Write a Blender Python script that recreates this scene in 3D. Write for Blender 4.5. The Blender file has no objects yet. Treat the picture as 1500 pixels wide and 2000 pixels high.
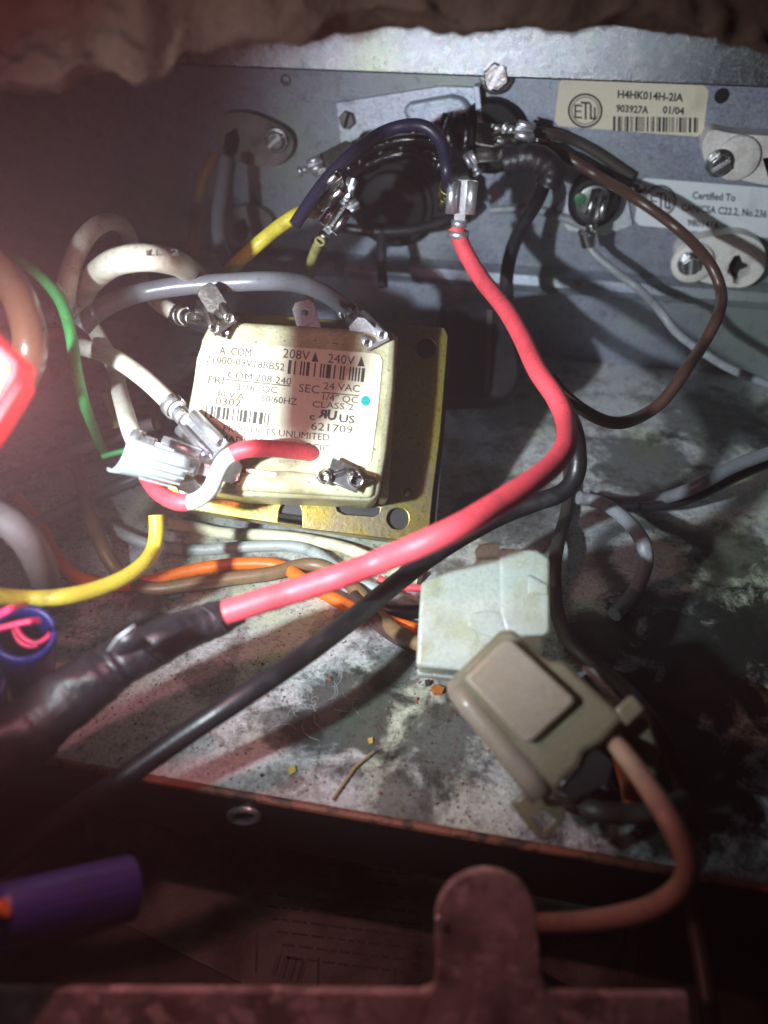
import bpy, bmesh, math, random
from mathutils import Vector, Matrix, noise
random.seed(7)
SC = bpy.context.scene
COL = SC.collection
S = 0.001                                   # everything below is written in millimetres
V = Vector
# ------------------------------------------------------------------ camera
PITCH, YAW, FPX = math.radians(40), math.radians(10.5), 1500.0
CAM = V((0, 0, 130))
FW = V((-math.sin(YAW)*math.cos(PITCH), math.cos(YAW)*math.cos(PITCH), -math.sin(PITCH)))
RT = V((math.cos(YAW), math.sin(YAW), 0))
UP = RT.cross(FW)
cd = bpy.data.cameras.new('camera'); cam = bpy.data.objects.new('camera', cd); COL.objects.link(cam)
cam.matrix_world = Matrix.Translation(CAM*S) @ Matrix((RT, UP, -FW)).transposed().to_4x4()
cd.sensor_fit = 'VERTICAL'; cd.sensor_height = 24; cd.lens = 18
cd.clip_start = 0.002; cd.clip_end = 10
cd.dof.use_dof = True; cd.dof.focus_distance = 0.172; cd.dof.aperture_fstop = 7.0
SC.camera = cam
# ------------------------------------------------------------------ world and lamps
w = bpy.data.worlds.new('World'); SC.world = w; w.use_nodes = True
w.node_tree.nodes['Background'].inputs[0].default_value = (0.75, 0.78, 1.0, 1)
w.node_tree.nodes['Background'].inputs[1].default_value = 0.007
SC.view_settings.view_transform = 'Standard'; SC.view_settings.look = 'None'
SC.view_settings.exposure = 0; SC.view_settings.gamma = 1

def CP(x, y, z):                             # camera-frame millimetres to place
    return CAM + RT*x + UP*y + FW*z
def ray(px, py):
    return FW + RT*((px-750)/FPX) + UP*((1000-py)/FPX)
def P(px, py, d):
    return CAM + ray(px, py)*d
def lamp_spot(name, pos, aim, power, size, blend, rad, color):
    ld = bpy.data.lights.new(name, 'SPOT'); lo = bpy.data.objects.new(name, ld); COL.objects.link(lo)
    ld.energy = power; ld.spot_size = math.radians(size); ld.spot_blend = blend
    ld.shadow_soft_size = rad*S; ld.color = color
    lo.location = pos*S; lo.rotation_euler = (aim-pos).to_track_quat('-Z', 'Y').to_euler()
    return lo
FLASH = CP(-82, 0, 28)
lamp_spot('torch_hotspot', FLASH, P(510, 815, 165), 1.1, 36, 1.0, 3.2, (0.80, 0.90, 1.0))
lamp_spot('torch_spill', FLASH, P(975, 795, 190), 3.1, 69, 1.0, 3.2, (0.80, 0.93, 1.0))

RED, GLARE_HAZE = 0.10, 0.6                         # the indicator's own light, density of the haze that imitates its lens glare
# ------------------------------------------------------------------ planes
YW = 244.0                                   # back wall plane, floor is z = 0
def plane(o, n):
    def f(px, py):
        r = ray(px, py); return CAM + r*((o-CAM).dot(n)/r.dot(n))
    return f
def onwall(off=0): return plane(V((0, YW-off, 0)), V((0, 1, 0)))
def onfloor(h=0): return plane(V((0, 0, h)), V((0, 0, 1)))
LIPY = onfloor()(750, 1592).y
def maxdepth(px, py, margin):
    r = ray(px, py); d = (YW-margin)/r.y if r.y > 0 else 1e9
    if r.z < 0:
        df = (CAM.z-margin)/(-r.z)
        if (CAM+r*df).y > LIPY-2: d = min(d, df)
    return d

# ------------------------------------------------------------------ materials
def nodes(m):
    m.use_nodes = True; nt = m.node_tree; return nt, nt.nodes['Principled BSDF']
def noise_node(nt, vec, scale, detail=4, rough=.55, dist=0):
    n = nt.nodes.new('ShaderNodeTexNoise'); n.inputs['Scale'].default_value = scale
    n.inputs['Detail'].default_value = detail; n.inputs['Roughness'].default_value = rough
    n.inputs['Distortion'].default_value = dist; nt.links.new(vec, n.inputs['Vector']); return n
def ramp(nt, src, stops):
    r = nt.nodes.new('ShaderNodeValToRGB'); e = r.color_ramp.elements
    while len(e) < len(stops): e.new(.5)
    for el, (p, c) in zip(e, stops):
        el.position = p; el.color = c if len(c) == 4 else (*c, 1)
    nt.links.new(src, r.inputs[0]); return r
def mixc(nt, fac, a, b, mode='MIX'):
    m = nt.nodes.new('ShaderNodeMix'); m.data_type = 'RGBA'; m.blend_type = mode
    for s, x in ((m.inputs[0], fac), (m.inputs[6], a), (m.inputs[7], b)):
        if hasattr(x, 'links'): nt.links.new(x, s)
        elif isinstance(x, (int, float)): s.default_value = x
        else: s.default_value = (*x, 1) if len(x) == 3 else x
    return m.outputs[2]
def coords(nt):                              # object coordinates in millimetres
    tc = nt.nodes.new('ShaderNodeTexCoord'); mp = nt.nodes.new('ShaderNodeMapping')
    mp.inputs['Scale'].default_value = (1/S,)*3; nt.links.new(tc.outputs['Object'], mp.inputs['Vector']); return mp.outputs[0]
def G(v): return (v, v, v)
def mat(name, base, rough=.5, metal=0, dirt=None, dscale=.25, dlo=.5, dhi=.7, damt=1, bump=.0, bscale=2, spec=.5,
        trans=0, sss=0, coat=0, rvar=.1, var=.12, fine=None):
    m = bpy.data.materials.new(name); nt, b = nodes(m); vec = coords(nt)
    n1 = noise_node(nt, vec, dscale, 6, .6, .4); n2 = noise_node(nt, vec, 1.6, 3)
    dk = tuple(c*(1-var*1.6) for c in base); lt = tuple(min(1, c*(1+var)) for c in base)
    c = ramp(nt, n2.outputs['Fac'], [(.3, dk), (.7, lt)]).outputs[0]
    if dirt:
        f = ramp(nt, n1.outputs['Fac'], [(dlo, G(0)), (dhi, G(damt))]).outputs[0]; c = mixc(nt, f, c, dirt)
    if fine:                                 # fine specks: (colour, scale, threshold)
        n3 = noise_node(nt, vec, fine[1], 2, .5)
        f3 = ramp(nt, n3.outputs['Fac'], [(fine[2], G(0)), (fine[2]+.05, G(.85))]).outputs[0]; c = mixc(nt, f3, c, fine[0])
    nt.links.new(c, b.inputs['Base Color'])
    rr = nt.nodes.new('ShaderNodeMapRange'); nt.links.new(n1.outputs['Fac'], rr.inputs[0])
    rr.inputs[3].default_value = max(.02, rough-rvar); rr.inputs[4].default_value = min(1, rough+rvar)
    nt.links.new(rr.outputs[0], b.inputs['Roughness'])
    b.inputs['Metallic'].default_value = metal; b.inputs['Specular IOR Level'].default_value = spec
    if trans: b.inputs['Transmission Weight'].default_value = trans; b.inputs['IOR'].default_value = 1.3
    if sss:
        b.inputs['Subsurface Weight'].default_value = sss; b.inputs['Subsurface Radius'].default_value = (1, .9, .6)
        b.inputs['Subsurface Scale'].default_value = 5*S
    if coat: b.inputs['Coat Weight'].default_value = coat; b.inputs['Coat Roughness'].default_value = .15
    if bump:
        nb = noise_node(nt, vec, bscale, 4); bm = nt.nodes.new('ShaderNodeBump')
        bm.inputs['Strength'].default_value = bump; bm.inputs['Distance'].default_value = .4*S
        nt.links.new(nb.outputs['Fac'], bm.inputs['Height']); nt.links.new(bm.outputs[0], b.inputs['Normal'])
    return m
def emit(name, col, st):
    m = bpy.data.materials.new(name); nt, b = nodes(m)
    b.inputs['Base Color'].default_value = (*[min(1, c) for c in col], 1)
    b.inputs['Emission Color'].default_value = (*col, 1); b.inputs['Emission Strength'].default_value = st; return m

# plastics and metals
def pvc(name, c, rough=.42, dirt=(.03, .026, .02), damt=.55, **k):
    return mat(name, c, rough, dirt=dirt, dlo=.52, dhi=.75, damt=damt, dscale=.22, bump=.12, bscale=1.5, var=.06,
               fine=(tuple(x*.25 for x in c), 2.2, .66), **k)
M = dict(
 red=pvc('red_pvc', (.84, .085, .11), .5, damt=.35), black=pvc('black_rubber', (.012, .012, .014), .38, dirt=(.05, .045, .045)),
 navy=pvc('navy_pvc', (.022, .02, .045), .35), dgrey=pvc('dark_grey_pvc', (.15, .155, .17), .33, dirt=(.12, .11, .1)),
 grey=pvc('grey_pvc', (.24, .25, .27), .45), palegrey=pvc('pale_grey_pvc', (.36, .40, .38), .45),
 white=pvc('white_pvc', (.72, .68, .56), .5, dirt=(.28, .22, .1), damt=.7), brown=pvc('brown_pvc', (.07, .035, .026), .35, dirt=(.02, .015, .012)),
 tan=pvc('tan_pvc', (.33, .22, .15), .5), dbrown=pvc('dark_brown_pvc', (.05, .038, .033), .5), cream=pvc('cream_pvc', (.70, .66, .42), .5),
 olive=pvc('brown_tan_pvc', (.22, .13, .065), .45), orange=pvc('orange_pvc', (.85, .17, .015), .42), yellow=pvc('yellow_pvc', (.62, .52, .05), .45),
 dyellow=pvc('dusty_yellow_pvc', (.42, .38, .13), .5), green=pvc('green_pvc', (.06, .55, .14), .4), copper=pvc('copper_brown_pvc', (.20, .085, .045), .3, coat=1),
 mauve=pvc('dusty_braid', (.11, .085, .085), .7), magenta=pvc('magenta_pvc', (.7, .03, .12), .4), blue=pvc('blue_plastic', (.015, .018, .16), .4),
 purple=pvc('violet_plastic', (.04, .034, .20), .38))
M['tape'] = mat('vinyl_tape', (.014, .012, .016), .42, dirt=(.06, .042, .042), dscale=.12, dlo=.5, dhi=.8, bump=.9, bscale=.4)
M['tin'] = mat('tinned_brass', (.55, .53, .5), .32, metal=1, dirt=(.12, .10, .07), dscale=.4, dlo=.55, dhi=.72, bump=.2, bscale=1.2)
M['tinlit'] = mat('bright_tin', (.78, .77, .8), .38, metal=.85, dirt=(.25, .22, .2), dscale=.3, dlo=.6, dhi=.8, bump=.15)
M['steel'] = mat('zinc_screw', (.5, .5, .5), .3, metal=1, dirt=(.08, .07, .06), dscale=.5, dlo=.45, dhi=.7, bump=.3, bscale=1.5)
M['darksteel'] = mat('dark_screw', (.16, .16, .16), .4, metal=.9, dirt=(.02, .02, .02), dscale=.5)
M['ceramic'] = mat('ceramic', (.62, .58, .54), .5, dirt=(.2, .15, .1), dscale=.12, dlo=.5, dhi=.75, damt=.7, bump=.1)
M['dimceramic'] = mat('shaded_ceramic', (.20, .18, .17), .6, dirt=(.06, .05, .045), dscale=.12, dlo=.45, dhi=.7, bump=.1)  # darker copy of the ceramic, shade at the panel's left put into its colour
M['hole'] = mat('hole_black', (.004, .004, .004), .9)
M['nylon'] = mat('yellowed_nylon', (.46, .45, .28), .4, dirt=(.2, .15, .06), dscale=.07, dlo=.46, dhi=.64, damt=.8, fine=((.1, .08, .04), 1.4, .66), bump=.1, sss=.25)
M['milky'] = mat('milky_nylon', (.72, .76, .68), .26, trans=.55, dirt=(.42, .36, .12), dscale=.09, dlo=.48, dhi=.66, damt=.6, sss=.5, fine=((.1, .09, .05), 2.4, .7))
M['smoky'] = mat('smoky_nylon', (.30, .27, .18), .3, dirt=(.16, .12, .06), dscale=.1, dlo=.45, dhi=.7, damt=.6, trans=.55, sss=.2, coat=.3)
M['pinkmilky'] = mat('pinkish_nylon', (.30, .25, .20), .32, trans=.3, dirt=(.26, .20, .13), dscale=.1, dlo=.45, dhi=.7, damt=.6, sss=.4, fine=((.12, .09, .05), 2.2, .7), coat=.2)
M['clear'] = mat('clear_sleeve', (.45, .55, .55), .3, sss=.3, coat=.3)
M['chromate'] = mat('yellow_chromate', (.36, .29, .06), .36, metal=.85, dirt=(.22, .19, .13), dscale=.08, dlo=.46, dhi=.62, damt=.85, bump=.15, bscale=.8, fine=((.2, .13, .01), 1.3, .62))
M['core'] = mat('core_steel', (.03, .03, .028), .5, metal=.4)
M['bakelite'] = mat('black_bakelite', (.005, .005, .006), .6, dirt=(.012, .011, .012), bump=.3, spec=.25)
M['tar'] = mat('black_sealant', (.006, .006, .008), .12, bump=1.0, bscale=.8, coat=.4)
M['ink'] = mat('black_ink', (.02, .02, .022), .6)
M['inkgrey'] = mat('grey_ink', (.045, .043, .038), .6)
M['fadeink'] = mat('faded_ink', (.085, .09, .075), .6)
M['dimgreen'] = mat('dim_green', (.02, .12, .05), .5)
M['teal'] = mat('teal_marker', (0, .28, .26), .5)
M['paper'] = mat('label_paper', (.66, .64, .48), .45, dirt=(.34, .24, .1), dscale=.055, dlo=.56, dhi=.70, damt=.7, var=.03)
M['sticker'] = mat('foil_sticker', (.62, .56, .43), .4, dirt=(.3, .25, .15), dscale=.1, dlo=.55, dhi=.8, damt=.5, var=.04)
M['sticker2'] = mat('white_sticker', (.62, .64, .66), .4, dirt=(.3, .3, .3), dscale=.1, dlo=.55, dhi=.8, damt=.5, var=.04)
M['rust'] = mat('rusty_steel', (.46, .37, .34), .6, dirt=(.20, .15, .14), dscale=.14, dlo=.42, dhi=.62, bump=.6, bscale=.6, fine=((.62, .50, .46), .4, .56))
M['edge'] = mat('rust_edge', (.28, .09, .05), .55, dirt=(.06, .03, .02), dscale=.3, dlo=.5, dhi=.6, bump=.4)
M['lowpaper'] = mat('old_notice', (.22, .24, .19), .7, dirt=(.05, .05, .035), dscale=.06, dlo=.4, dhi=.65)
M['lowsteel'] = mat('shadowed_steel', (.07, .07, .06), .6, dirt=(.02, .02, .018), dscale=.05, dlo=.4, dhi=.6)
M['leaf'] = mat('dry_flake', (.55, .38, .08), .6)
M['rustflake'] = mat('rust_flake', (.35, .12, .02), .6)
M['straw'] = mat('straw', (.35, .24, .12), .6)

def galv(name, base, dark, stain, brown=0, ring=None, blobs=(), rlo=.34, rhi=.55, met=.55):
    m = bpy.data.materials.new(name); nt, b = nodes(m); vec = coords(nt)
    vo = nt.nodes.new('ShaderNodeTexVoronoi'); vo.inputs['Scale'].default_value = .35; nt.links.new(vec, vo.inputs['Vector'])
    n0 = noise_node(nt, vec, 1.1, 8, .75)
    c = mixc(nt, .35, base, vo.outputs['Color'], 'SOFT_LIGHT')
    bw = nt.nodes.new('ShaderNodeRGBToBW'); nt.links.new(c, bw.inputs[0]); c = mixc(nt, .75, c, bw.outputs[0]); c = mixc(nt, 1, c, base, 'MIX') if 0 else mixc(nt, .5, c, base)
    f = ramp(nt, n0.outputs['Fac'], [(.35, G(.55)), (.62, G(1))]).outputs[0]; c = mixc(nt, 1, c, f, 'MULTIPLY')
    ng = noise_node(nt, vec, .022, 4, .6, .5); fg = ramp(nt, ng.outputs['Fac'], [(.48, G(0)), (.62, G(.7))]).outputs[0]; c = mixc(nt, fg, c, (base[0]*.85, base[1]*.9, base[2]*.55))
    n1 = noise_node(nt, vec, .028, 9, .72, .6)
    f1 = ramp(nt, n1.outputs['Fac'], [(stain, G(0)), (stain+.2, G(.92))]).outputs[0]; c = mixc(nt, f1, c, dark)
    n4 = noise_node(nt, vec, .3, 8, .8, .3); nz = noise_node(nt, vec, .11, 8, .7, .5)
    f4 = ramp(nt, n4.outputs['Fac'], [(.54, G(0)), (.66, G(.75))]).outputs[0]; c = mixc(nt, f4, c, dark)
    if brown:
        n2 = noise_node(nt, vec, .05, 8, .8); f2 = ramp(nt, n2.outputs['Fac'], [(.5, G(0)), (.62, G(brown))]).outputs[0]
        c = mixc(nt, f2, c, (.10, .065, .045))
        n3 = noise_node(nt, vec, 1.0, 3, .6); f3 = ramp(nt, n3.outputs['Fac'], [(.635, G(0)), (.67, G(.8))]).outputs[0]; c = mixc(nt, f3, c, (.03, .018, .012))
    for (bx, by, br, ba) in blobs:            # ragged dark patches: grease, plus shade painted in at the right
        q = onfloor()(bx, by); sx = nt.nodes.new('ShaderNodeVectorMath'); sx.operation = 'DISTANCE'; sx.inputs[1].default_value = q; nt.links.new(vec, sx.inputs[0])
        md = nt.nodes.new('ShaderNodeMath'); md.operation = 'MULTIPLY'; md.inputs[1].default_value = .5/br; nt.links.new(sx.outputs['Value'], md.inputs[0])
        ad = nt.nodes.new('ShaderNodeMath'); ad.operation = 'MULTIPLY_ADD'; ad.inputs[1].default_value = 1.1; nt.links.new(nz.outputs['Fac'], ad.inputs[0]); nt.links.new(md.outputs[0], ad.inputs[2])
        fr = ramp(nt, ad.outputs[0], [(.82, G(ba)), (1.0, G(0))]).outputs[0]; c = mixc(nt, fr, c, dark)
    if ring:                                 # a dark ring with uneven edges on the sheet
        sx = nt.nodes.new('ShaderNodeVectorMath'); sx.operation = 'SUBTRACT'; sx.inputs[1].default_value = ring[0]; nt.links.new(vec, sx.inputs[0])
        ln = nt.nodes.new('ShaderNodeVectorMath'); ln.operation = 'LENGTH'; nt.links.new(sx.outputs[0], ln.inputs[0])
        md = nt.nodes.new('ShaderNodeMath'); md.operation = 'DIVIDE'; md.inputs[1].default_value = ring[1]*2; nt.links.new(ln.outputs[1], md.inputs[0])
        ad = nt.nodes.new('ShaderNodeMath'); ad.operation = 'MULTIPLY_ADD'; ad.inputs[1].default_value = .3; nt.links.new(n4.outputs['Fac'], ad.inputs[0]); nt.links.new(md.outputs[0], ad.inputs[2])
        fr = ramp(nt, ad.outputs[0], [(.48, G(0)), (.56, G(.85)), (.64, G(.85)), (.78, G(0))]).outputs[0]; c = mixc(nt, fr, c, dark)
    nt.links.new(c, b.inputs['Base Color'])
    b.inputs['Metallic'].default_value = met
    rr = ramp(nt, n0.outputs['Fac'], [(.3, G(rlo)), (.7, G(rhi))]).outputs[0]; rr = mixc(nt, f1, rr, G(.62))
    nt.links.new(rr, b.inputs['Roughness'])
    bp = nt.nodes.new('ShaderNodeBump'); bp.inputs['Strength'].default_value = .45; bp.inputs['Distance'].default_value = .3*S
    nt.links.new(n0.outputs['Fac'], bp.inputs['Height']); nt.links.new(bp.outputs[0], b.inputs['Normal'])
    return m
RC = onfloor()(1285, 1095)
M['bracket'] = galv('bracket_steel', (.62, .68, .88), (.16, .17, .2), .66)
M['flange'] = galv('flange_steel', (.34, .37, .42), (.10, .11, .11), .62, rlo=.16, rhi=.34, met=1.0)
M['wall'] = galv('galvanised_wall', (.30, .34, .46), (.08, .09, .10), .62)
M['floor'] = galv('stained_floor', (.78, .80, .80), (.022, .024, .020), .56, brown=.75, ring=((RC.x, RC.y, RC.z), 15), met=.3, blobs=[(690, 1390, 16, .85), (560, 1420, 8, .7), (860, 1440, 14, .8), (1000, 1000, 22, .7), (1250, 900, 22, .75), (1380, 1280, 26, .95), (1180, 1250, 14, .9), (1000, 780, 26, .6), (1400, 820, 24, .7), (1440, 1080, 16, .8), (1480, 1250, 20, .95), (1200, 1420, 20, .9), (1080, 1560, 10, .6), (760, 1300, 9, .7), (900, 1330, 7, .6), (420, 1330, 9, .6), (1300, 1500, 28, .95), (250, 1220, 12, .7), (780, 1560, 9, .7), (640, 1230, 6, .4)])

# ------------------------------------------------------------------ mesh helpers
class MB:
    def __init__(s): s.v = []; s.f = []
    def add(s, vs, fs):
        o = len(s.v); s.v += [V(a) for a in vs]; s.f += [[i+o for i in f] for f in fs]; return s
    def box(s, c, ax, ay, az):               # centre and three half-extent vectors
        c = V(c); vs = [c+ax*i+ay*j+az*k for i in (-1, 1) for j in (-1, 1) for k in (-1, 1)]
        return s.add(vs, [(0, 1, 3, 2), (4, 6, 7, 5), (0, 4, 5, 1), (2, 3, 7, 6), (0, 2, 6, 4), (1, 5, 7, 3)])
    def rod(s, a, b, w, t, n):               # flat bar from a to b, width w, thickness t, facing n
        x = (b-a); L = x.length; x = x/L; y = n.cross(x).normalized(); z = x.cross(y)
        return s.box((a+b)/2, x*L/2, y*w/2, z*t/2)
    def tube(s, pts, rad, seg=14, cap=True, arc=None, jitter=0, jscale=.3, flat=1.0):
        n = len(pts); rad = rad if hasattr(rad, '__len__') else [rad]*n
        up = None; rings = []
        for i, p in enumerate(pts):
            t = (pts[min(i+1, n-1)]-pts[max(i-1, 0)]).normalized()
            if up is None:
                up = UP if abs(t.dot(UP)) < .9 else RT
            up = (up-t*up.dot(t)).normalized(); sd = t.cross(up)
            ring = []
            k = seg if arc is None else seg+1
            for j in range(k):
                a = 2*math.pi*j/seg if arc is None else arc[0]+(arc[1]-arc[0])*j/seg
                r = rad[i]
                if jitter:
                    q = p*jscale+V((math.cos(a), math.sin(a), 0))*.8
                    r *= 1+jitter*noise.noise(q)
                ring.append(p+(up*math.cos(a)*flat+sd*math.sin(a))*r)
            rings.append(ring)
        o = len(s.v); k = len(rings[0])
        for r in rings: s.v += r
        for i in range(n-1):
            for j in range(k if arc is None else k-1):
                a = o+i*k+j; b = o+i*k+(j+1) % k; s.f.append([a, b, b+k, a+k])
        if cap and arc is None:
            s.f.append([o+j for j in reversed(range(k))]); s.f.append([o+(n-1)*k+j for j in range(k)])
        return s
    def disc(s, c, n, r, h, seg=24, dome=0, r2=None):  # short cylinder from c along n
        n = n.normalized(); x = n.orthogonal().normalized(); y = n.cross(x); r2 = r if r2 is None else r2
        prof = [(r, 0), (r, h*.75), (r2*.9, h)]
        if dome: prof = [(r, 0), (r, h*.3), (r*.9, h*.3+dome*.35), (r*.7, h*.3+dome*.7), (r*.35, h*.3+dome*.95)]
        vs = []; fs = []
        for q, (rr, hh) in enumerate(prof):
            for j in range(seg):
                a = 2*math.pi*j/seg; vs.append(c+n*hh+(x*math.cos(a)+y*math.sin(a))*rr)
        for q in range(len(prof)-1):
            for j in range(seg): fs.append([q*seg+j, q*seg+(j+1) % seg, (q+1)*seg+(j+1) % seg, (q+1)*seg+j])
        fs.append([(len(prof)-1)*seg+j for j in range(seg)]); return s.add(vs, fs)
    def prism(s, loops, d):                  # loops: lists of 3-D points (outer first, then holes), extruded by vector d
        bm = bmesh.new(); es = []
        for lp in loops:
            vs = [bm.verts.new(p) for p in lp]
            es += [bm.edges.new((vs[i], vs[(i+1) % len(vs)])) for i in range(len(vs))]
        if len(loops) == 1: bm.faces.new([v for v in bm.verts])
        else: bmesh.ops.triangle_fill(bm, edges=es, use_beauty=True, use_dissolve=False)
        r = bmesh.ops.extrude_face_region(bm, geom=bm.faces[:])
        bmesh.ops.translate(bm, vec=d, verts=[g for g in r['geom'] if isinstance(g, bmesh.types.BMVert)])
        bmesh.ops.recalc_face_normals(bm, faces=bm.faces[:]); bm.verts.index_update()
        s.add([v.co.copy() for v in bm.verts], [[v.index for v in f.verts] for f in bm.faces]); bm.free(); return s

def tag(o, label=None, cat=None, group=None, kind=None):
    if label: o['label'] = label
    if cat: o['category'] = cat
    if group: o['group'] = group
    if kind: o['kind'] = kind
    return o
def thing(name, label, cat, base, group=None):
    o = bpy.data.objects.new(name, None); COL.objects.link(o); o.location = V(base)*S
    o.empty_display_size = .005
    o['base'] = list(base); return tag(o, label, cat, group)
def basept(o):
    while o.parent: o = o.parent
    return V(o['base']) if 'base' in o else V((0, 0, 0))
def build(name, mb, m, parent=None, base=None, bevel=0, ang=38, sub=0, solid=0):
    b = basept(parent) if parent else V(base) if base is not None else sum(mb.v, V((0, 0, 0)))/len(mb.v)
    me = bpy.data.meshes.new(name); me.from_pydata([(v-b)*S for v in mb.v], [], mb.f); me.update()
    bm = bmesh.new(); bm.from_mesh(me); bmesh.ops.recalc_face_normals(bm, faces=bm.faces[:]); bm.to_mesh(me); bm.free()
    me.polygons.foreach_set('use_smooth', [True]*len(me.polygons)); me.set_sharp_from_angle(angle=math.radians(ang))
    me.materials.append(m if not isinstance(m, str) else M[m])
    o = bpy.data.objects.new(name, me); COL.objects.link(o)
    if parent: o.parent = parent
    else: o.location = b*S; o['base'] = list(b)
    if solid:
        q = o.modifiers.new('solid', 'SOLIDIFY'); q.thickness = solid*S; q.offset = 0
    if bevel:
        q = o.modifiers.new('bevel', 'BEVEL'); q.width = bevel*S; q.segments = 3; q.limit_method = 'ANGLE'; q.angle_limit = math.radians(40)
    return o
def spline(pts, step=6):                      # Catmull-Rom through tuples of any length
    out = []; n = len(pts)
    for i in range(n-1):
        p = [pts[max(0, min(n-1, i+k))] for k in (-1, 0, 1, 2)]
        for s_ in range(step):
            t = s_/step
            out.append(tuple(.5*(2*p[1][c]+(p[2][c]-p[0][c])*t+(2*p[0][c]-5*p[1][c]+4*p[2][c]-p[3][c])*t*t+(3*p[1][c]-p[0][c]-3*p[2][c]+p[3][c])*t**3) for c in range(len(p[1]))))
    out.append(tuple(pts[-1])); return out
def track(pts, dia, clamp=True):              # (px, py, apparent width) -> 3-D centre line; the width gives the distance
    res = []
    for (px, py, wd) in spline([(a, b, c) for a, b, c in pts]):
        d = dia*FPX/wd
        if clamp: d = min(d, maxdepth(px, py, dia*.62))
        res.append(P(px, py, d))
    for _ in range(2):                        # calm the clamping kinks
        res = [res[0]]+[(res[i-1]+res[i]*2+res[i+1])/4 for i in range(1, len(res)-1)]+[res[-1]]
    return res
ALLW = []
def wire(name, label, pts, dia, m, cat='wire', group=None, parts=False, clamp=True, jitter=.02):
    c = track(pts, dia, clamp); mb = MB(); mb.tube(c, dia/2, 16, jitter=jitter)
    if parts:
        t = thing(name, label, cat, c[-1], group); build('insulation', mb, m, t); t_c = c
        return t, c
    o = build(name, mb, m, base=c[len(c)//2]); tag(o, label, cat, group); return o, c

def faston(parent, a, b, wd, n=None, m='tin', name='crimp_terminal', barrel=2.0):
    """female push-on terminal: wire crimp at a, blade socket ending at b"""
    n = (-FW if n is None else n); x = (b-a).normalized(); y = n.cross(x).normalized(); z = x.cross(y)
    L = (b-a).length; mb = MB(); s0 = a+x*L*.42
    mb.box((s0+b)/2, x*L*.29, y*wd*.46, z*.22)
    for sg in (-1, 1):                        # rolled edges
        pts = []; rr = wd*.17
        for k in range(2): pts.append(s0+(b-s0)*k+y*sg*(wd*.5-rr)+z*(rr+.25))
        old = len(mb.v); mb.tube(pts, rr, 12, cap=False, arc=(0, 2*math.pi*.86))
    mb.rod(a+x*L*.15, s0+x*.5, wd*.35, .5, z)  # neck
    for f, r in ((0, barrel), (.2, barrel*.72)):   # insulation crimp and conductor crimp
        p0 = a+x*L*(f-.04); mb.tube([p0, p0+x*L*.13], r, 14, cap=False, arc=(.3, 2*math.pi-.3))
    return build(name, mb, m, parent, solid=.35, ang=50)

def text(mb, body, A, B, h, pl, bold=0, mirror=False):
    cu = bpy.data.curves.new('t', 'FONT'); cu.body = body; cu.size = 1; cu.resolution_u = 2; cu.offset = bold
    ob = bpy.data.objects.new('t', cu); COL.objects.link(ob)
    bpy.context.view_layer.update()
    me = bpy.data.meshes.new_from_object(ob.evaluated_get(bpy.context.evaluated_depsgraph_get()))
    xs = [v.co.x for v in me.vertices]
    if not xs: return
    x0, x1 = min(xs), max(xs)
    pa, pb = pl(*A), pl(*B); dx, dy = B[0]-A[0], B[1]-A[1]; q = math.hypot(dx, dy)
    up = pl(A[0]+dy/q*h, A[1]-dx/q*h)-pa
    ex = (pb-pa)/(x1-x0); ey = up/.70
    vs = [pa+ex*((x1-v.co.x) if mirror else (v.co.x-x0))+ey*v.co.y for v in me.vertices]
    mb.add(vs, [list(p.vertices) for p in me.polygons])
    bpy.data.objects.remove(ob); bpy.data.meshes.remove(me); bpy.data.curves.remove(cu)
def quad(mb, pl, *pp): mb.add([pl(*p) for p in pp], [list(range(len(pp)))])
def bars(mb, A, B, h, pl, seed, n=34, duty=.55):
    rnd = random.Random(seed); dx, dy = B[0]-A[0], B[1]-A[1]; q = math.hypot(dx, dy); ux, uy = dy/q*h, -dx/q*h
    ws = [rnd.choice((1, 1, 2, 3)) for _ in range(2*n)]; tot = sum(ws); t = 0
    for i, wv in enumerate(ws):
        if i % 2 == 0:
            a, b = t/tot, (t+wv)/tot
            p = (A[0]+dx*a, A[1]+dy*a); r = (A[0]+dx*b, A[1]+dy*b)
            quad(mb, pl, p, r, (r[0]+ux, r[1]+uy), (p[0]+ux, p[1]+uy))
        t += wv
def circ(cx, cy, r, n=24, ry=None, a0=0, a1=2*math.pi):
    full = abs(a1-a0-2*math.pi) < 1e-6; k = n if full else n+1
    return [(cx+r*math.cos(a0+(a1-a0)*i/n), cy+(ry or r)*math.sin(a0+(a1-a0)*i/n)) for i in range(k)]
def ringm(mb, cx, cy, r, wd, pl, sx=1):
    o = circ(cx, cy, r*sx, 40, r); i = circ(cx, cy, (r-wd)*sx, 40, r-wd); vs = [pl(*p) for p in o+i]
    mb.add(vs, [[j, (j+1) % 40, 40+(j+1) % 40, 40+j] for j in range(40)])
def px2(pts, pl): return [pl(*p) for p in pts]
def outline(pts, pl, r=0): return px2(pts, pl)

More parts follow.
